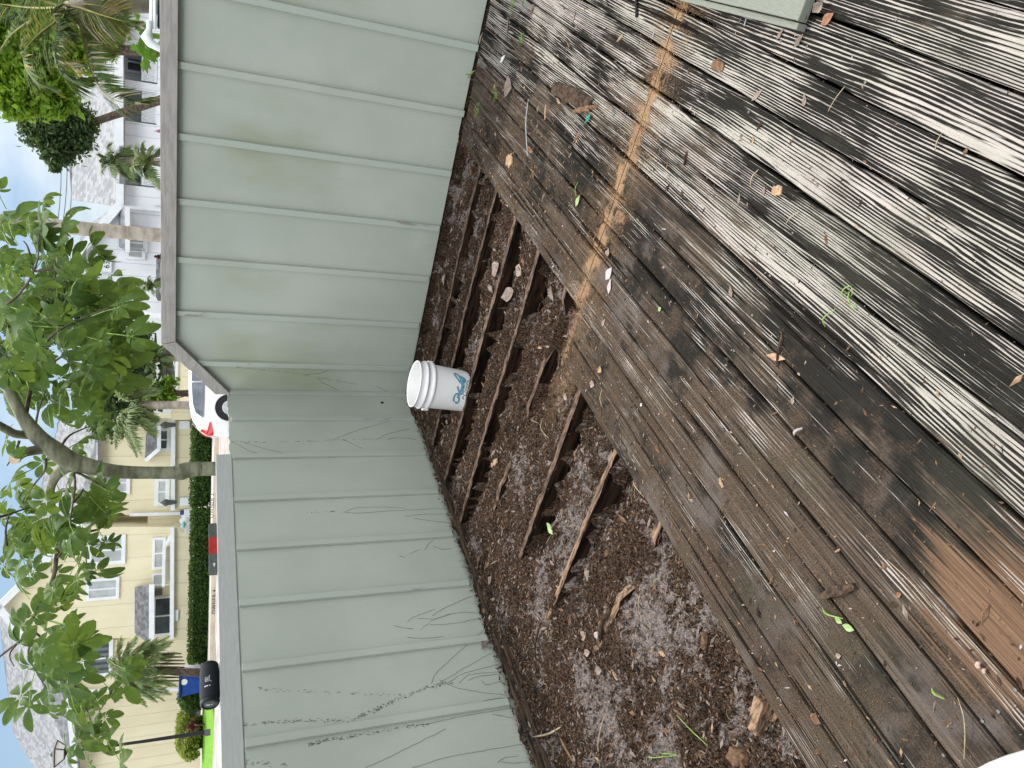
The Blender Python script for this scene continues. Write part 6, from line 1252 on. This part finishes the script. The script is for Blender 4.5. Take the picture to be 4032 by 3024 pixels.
limb(Z3, [(225, 510), (250, 380), (285, 200), (320, 60), (335, -20)], [18, 16, 15, 14, 12], DT - .1, DT + .1, 'bark_d')
limb(Z2, [(310, 1620), (340, 1520), (450, 1380), (600, 1280), (800, 1195), (930, 1140), (1050, 1090)], [10, 11, 10, 9, 8, 7, 4], DT + .1, DT - .2, 'bark_d')
limb(Z3, [(310, 180), (400, 110), (520, 20), (640, -40), (800, -80)], [9, 9, 8, 7, 4], DT + .1, DT, 'bark_d')
for pts, zz in (([(60, 1100), (140, 1040), (230, 930), (290, 820), (330, 700), (335, 560), (350, 460)], Z2), ([(295, 820), (270, 700), (240, 600), (205, 550)], Z2), ([(310, 815), (400, 800), (520, 795), (640, 755), (720, 745)], Z2), ([(350, 1050), (430, 960), (480, 850), (475, 690)], Z2),
                ([(640, 1010), (655, 1100), (640, 1250), (615, 1400), (600, 1440)], Z3), ([(650, 1010), (760, 1060), (860, 1120), (960, 1180)], Z3), ([(-40, 1410), (60, 1390), (200, 1340), (390, 1285)], Z3), ([(640, 1280), (700, 1210), (725, 1160)], Z3), ([(740, 1540), (880, 1500), (920, 1400)], Z3), ([(60, 1660), (50, 1520), (80, 1380)], Z3),
                ([(410, 170), (500, 60), (610, 0)], Z4), ([(200, 660), (420, 860), (540, 1100), (620, 1260), (660, 1400)], Z4), ([(610, 0), (605, 120), (615, 250)], Z4), ([(820, 1060), (740, 1200), (700, 1260)], Z4), ([(250, 700), (200, 850), (270, 1000), (330, 1100)], Z4), ([(390, 510), (420, 430), (560, 470)], Z4), ([(160, 740), (70, 850), (100, 940)], Z4),
                ([(300, 700), (330, 500), (400, 300)], Z3), ([(520, 820), (600, 700), (770, 620)], Z3), ([(400, 900), (390, 1000), (300, 1120), (250, 1200)], Z3), ([(170, 740), (130, 850), (60, 960)], Z3)):
    limb(zz, pts, [11, 9, 7, 5] if zz is not Z4 else [9, 7, 5, 4], DT, DT + rnd.uniform(-.4, .4), 'bark_d', 'twig', 6)
WH = {Z2: [(380, 225, 150), (255, 410, 190), (555, 370, 200), (375, 545, 200), (830, 610, 200), (615, 715, 160), (785, 790, 190), (675, 880, 200), (130, 800, 150), (415, 690, 90), (1000, 970, 220), (1140, 1090, 250), (850, 1050, 200), (950, 1250, 240), (820, 1230, 200), (50, 1000, 200), (180, 1090, 200), (130, 1450, 240), (270, 1290, 180), (440, 1230, 200), (600, 1000, 190), (700, 1300, 200), (1040, 1290, 250), (880, 1420, 200), (400, 1000, 150), (40, 650, 140), (30, 480, 110), (630, 1380, 200), (720, 1480, 200), (1150, 1380, 200), (550, 1500, 200), (1030, 1130, 220), (300, 950, 150), (20, 1180, 180), (560, 1180, 190), (330, 1450, 190), (1000, 1500, 190), (-20, 100, 110), (80, 420, 120), (230, 700, 130), (760, 1120, 180), (500, 850, 120)],
      Z3: [(80, 130, 200), (150, 260, 180), (440, 370, 270), (800, 90, 190), (1050, 150, 280), (940, 30, 200), (620, 480, 190), (770, 500, 170), (870, 640, 150), (250, 330, 150), (700, 750, 150), (650, 860, 150), (60, 440, 180), (900, 520, 130), (520, 560, 150), (60, 750, 140), (100, 870, 110), (100, 1090, 180), (200, 1310, 190), (380, 930, 120), (600, 1080, 150), (780, 1040, 180), (950, 1180, 190), (1000, 1280, 165), (870, 1440, 180), (960, 1400, 160), (730, 1290, 170), (640, 1540, 150), (400, 1250, 170), (600, 1440, 180), (470, 1560, 190), (220, 1450, 150), (100, 1560, 150), (860, 1160, 130), (770, 1640, 140), (930, 1620, 110), (300, 1600, 170), (560, 250, 200), (620, 100, 200), (340, 60, 200), (700, 350, 170), (520, 1180, 120), (-10, 1250, 150), (20, 1400, 130), (880, 300, 140), (180, 50, 200)],
      Z4: [(155, 120, 150), (50, 235, 140), (120, 330, 140), (235, 270, 100), (400, 60, 180), (480, 140, 90), (630, 60, 120), (680, 260, 160), (545, 330, 160), (625, 290, 80), (760, 70, 95), (290, 80, 120), (385, 400, 110), (510, 440, 80), (400, 510, 150), (240, 580, 140), (170, 650, 110), (340, 690, 160), (520, 800, 180), (640, 740, 120), (280, 830, 160), (400, 880, 170), (470, 1080, 180), (560, 1030, 180), (580, 900, 140), (230, 940, 140), (150, 1150, 160), (210, 1210, 140), (350, 1130, 170), (330, 1250, 120), (480, 1230, 140), (680, 1190, 80), (740, 1300, 120), (560, 1300, 120), (650, 1400, 180), (550, 1470, 140), (480, 1560, 90), (700, 1530, 140), (760, 1470, 110), (850, 1610, 160), (880, 960, 140), (930, 960, 110), (870, 1060, 130), (790, 1110, 80), (330, 1000, 140), (420, 740, 140), (640, 1640, 110), (160, 780, 130), (470, 640, 110), (300, 940, 140), (600, 1180, 120), (690, 1460, 120)]}
uR = random.Random(77); um = MB(); pt_ = MB()
def whorl(c, s, R, toward):
    n = R.choice((6, 7, 8, 8, 9)); N = np.array([R.gauss(0, .5), R.gauss(-.55, .5), R.gauss(.5, .4)]); N /= np.linalg.norm(N)
    if abs(N[2]) < .95: A = np.cross(N, [0, 0, 1.])
    else: A = np.cross(N, [1., 0, 0])
    A /= np.linalg.norm(A); B = np.cross(N, A); ph = R.random() * 6.28; dr0 = R.uniform(.05, .65)
    # stalk back towards the branches
    tvec = toward - c; tvec = tvec / (np.linalg.norm(tvec) + 1e-6); pt_.tube([c, c + tvec * s * .5 + [0, 0, .05 * s], c + tvec * s * 1.1], [.0028, .003, .0036], 5)
    for k in range(n):
        q = ph + 2 * math.pi * k / n + R.uniform(-.15, .15); d = A * math.cos(q) + B * math.sin(q); l = s * R.uniform(.78, 1.08) * (.72 + .28 * math.cos(q - ph)); w = l * R.uniform(.19, .235); sd = np.cross(N, d); dr = dr0 + R.uniform(-.12, .2)
        st = c + d * l * .14 - N * l * .02; vs = []; m_ = 6
        for i in range(m_ + 1):
            t = i / m_; ww = w * (math.sin(math.pi * min(.985, t * .93 + .035)) ** .75) * (.78 + .45 * t); cc = c + d * (l * (.14 + .86 * t * math.cos(dr * t))) - N * (l * .9 * t * math.sin(dr * t * 1.1)); 
            wav = .03 * l * math.sin(t * 7 + k)
            vs += [cc - sd * ww + N * (ww * .22 + wav * .3), cc, cc + sd * ww + N * (ww * .22 - wav * .3)]
        um.add(vs, [(i * 3 + j, i * 3 + j + 1, i * 3 + j + 4, i * 3 + j + 3) for i in range(m_) for j in range(2)]); pt_.tube([c, st], .0018, 4, cap=False)
for zz, L_ in WH.items():
    for X, Y, r in L_:
        D = DT + uR.uniform(-.9, .9); c = bl(zz(X, Y), D); scl = 2.212 if zz is not Z4 else 1.795; s = r / scl / FOC * D * 1.10
        hub = bl(Z3(450, 900), DT) if zz is Z3 else bl(Z2(500, 1300), DT) if zz is Z2 else bl(Z4(300, 600), DT + .3)
        whorl(c, s * 1.12, uR, hub)
for zz, x0, x1, y0, y1, k, hub in ((Z2, -20, 1050, 850, 1600, 10, bl(Z2(500, 1300), DT)), (Z2, 0, 620, 380, 900, 10, bl(Z2(300, 820), DT)), (Z3, -20, 1050, 0, 620, 8, bl(Z3(350, 300), DT)), (Z3, 0, 950, 1000, 1650, 5, bl(Z3(450, 1300), DT)), (Z4, 0, 700, 60, 1000, 5, bl(Z4(300, 600), DT + .3))):
    for _ in range(k):
        D = DT + uR.uniform(.1, 1.3); c = bl(zz(uR.uniform(x0, x1), uR.uniform(y0, y1)), D); whorl(c, uR.uniform(.22, .36) * (1 if zz is not Z4 else .75), uR, hub)
part(ut, 'leaves', um, M['lf_umb'], smooth=True); part(ut, 'leaf_stalks', pt_, M['greenstem'])
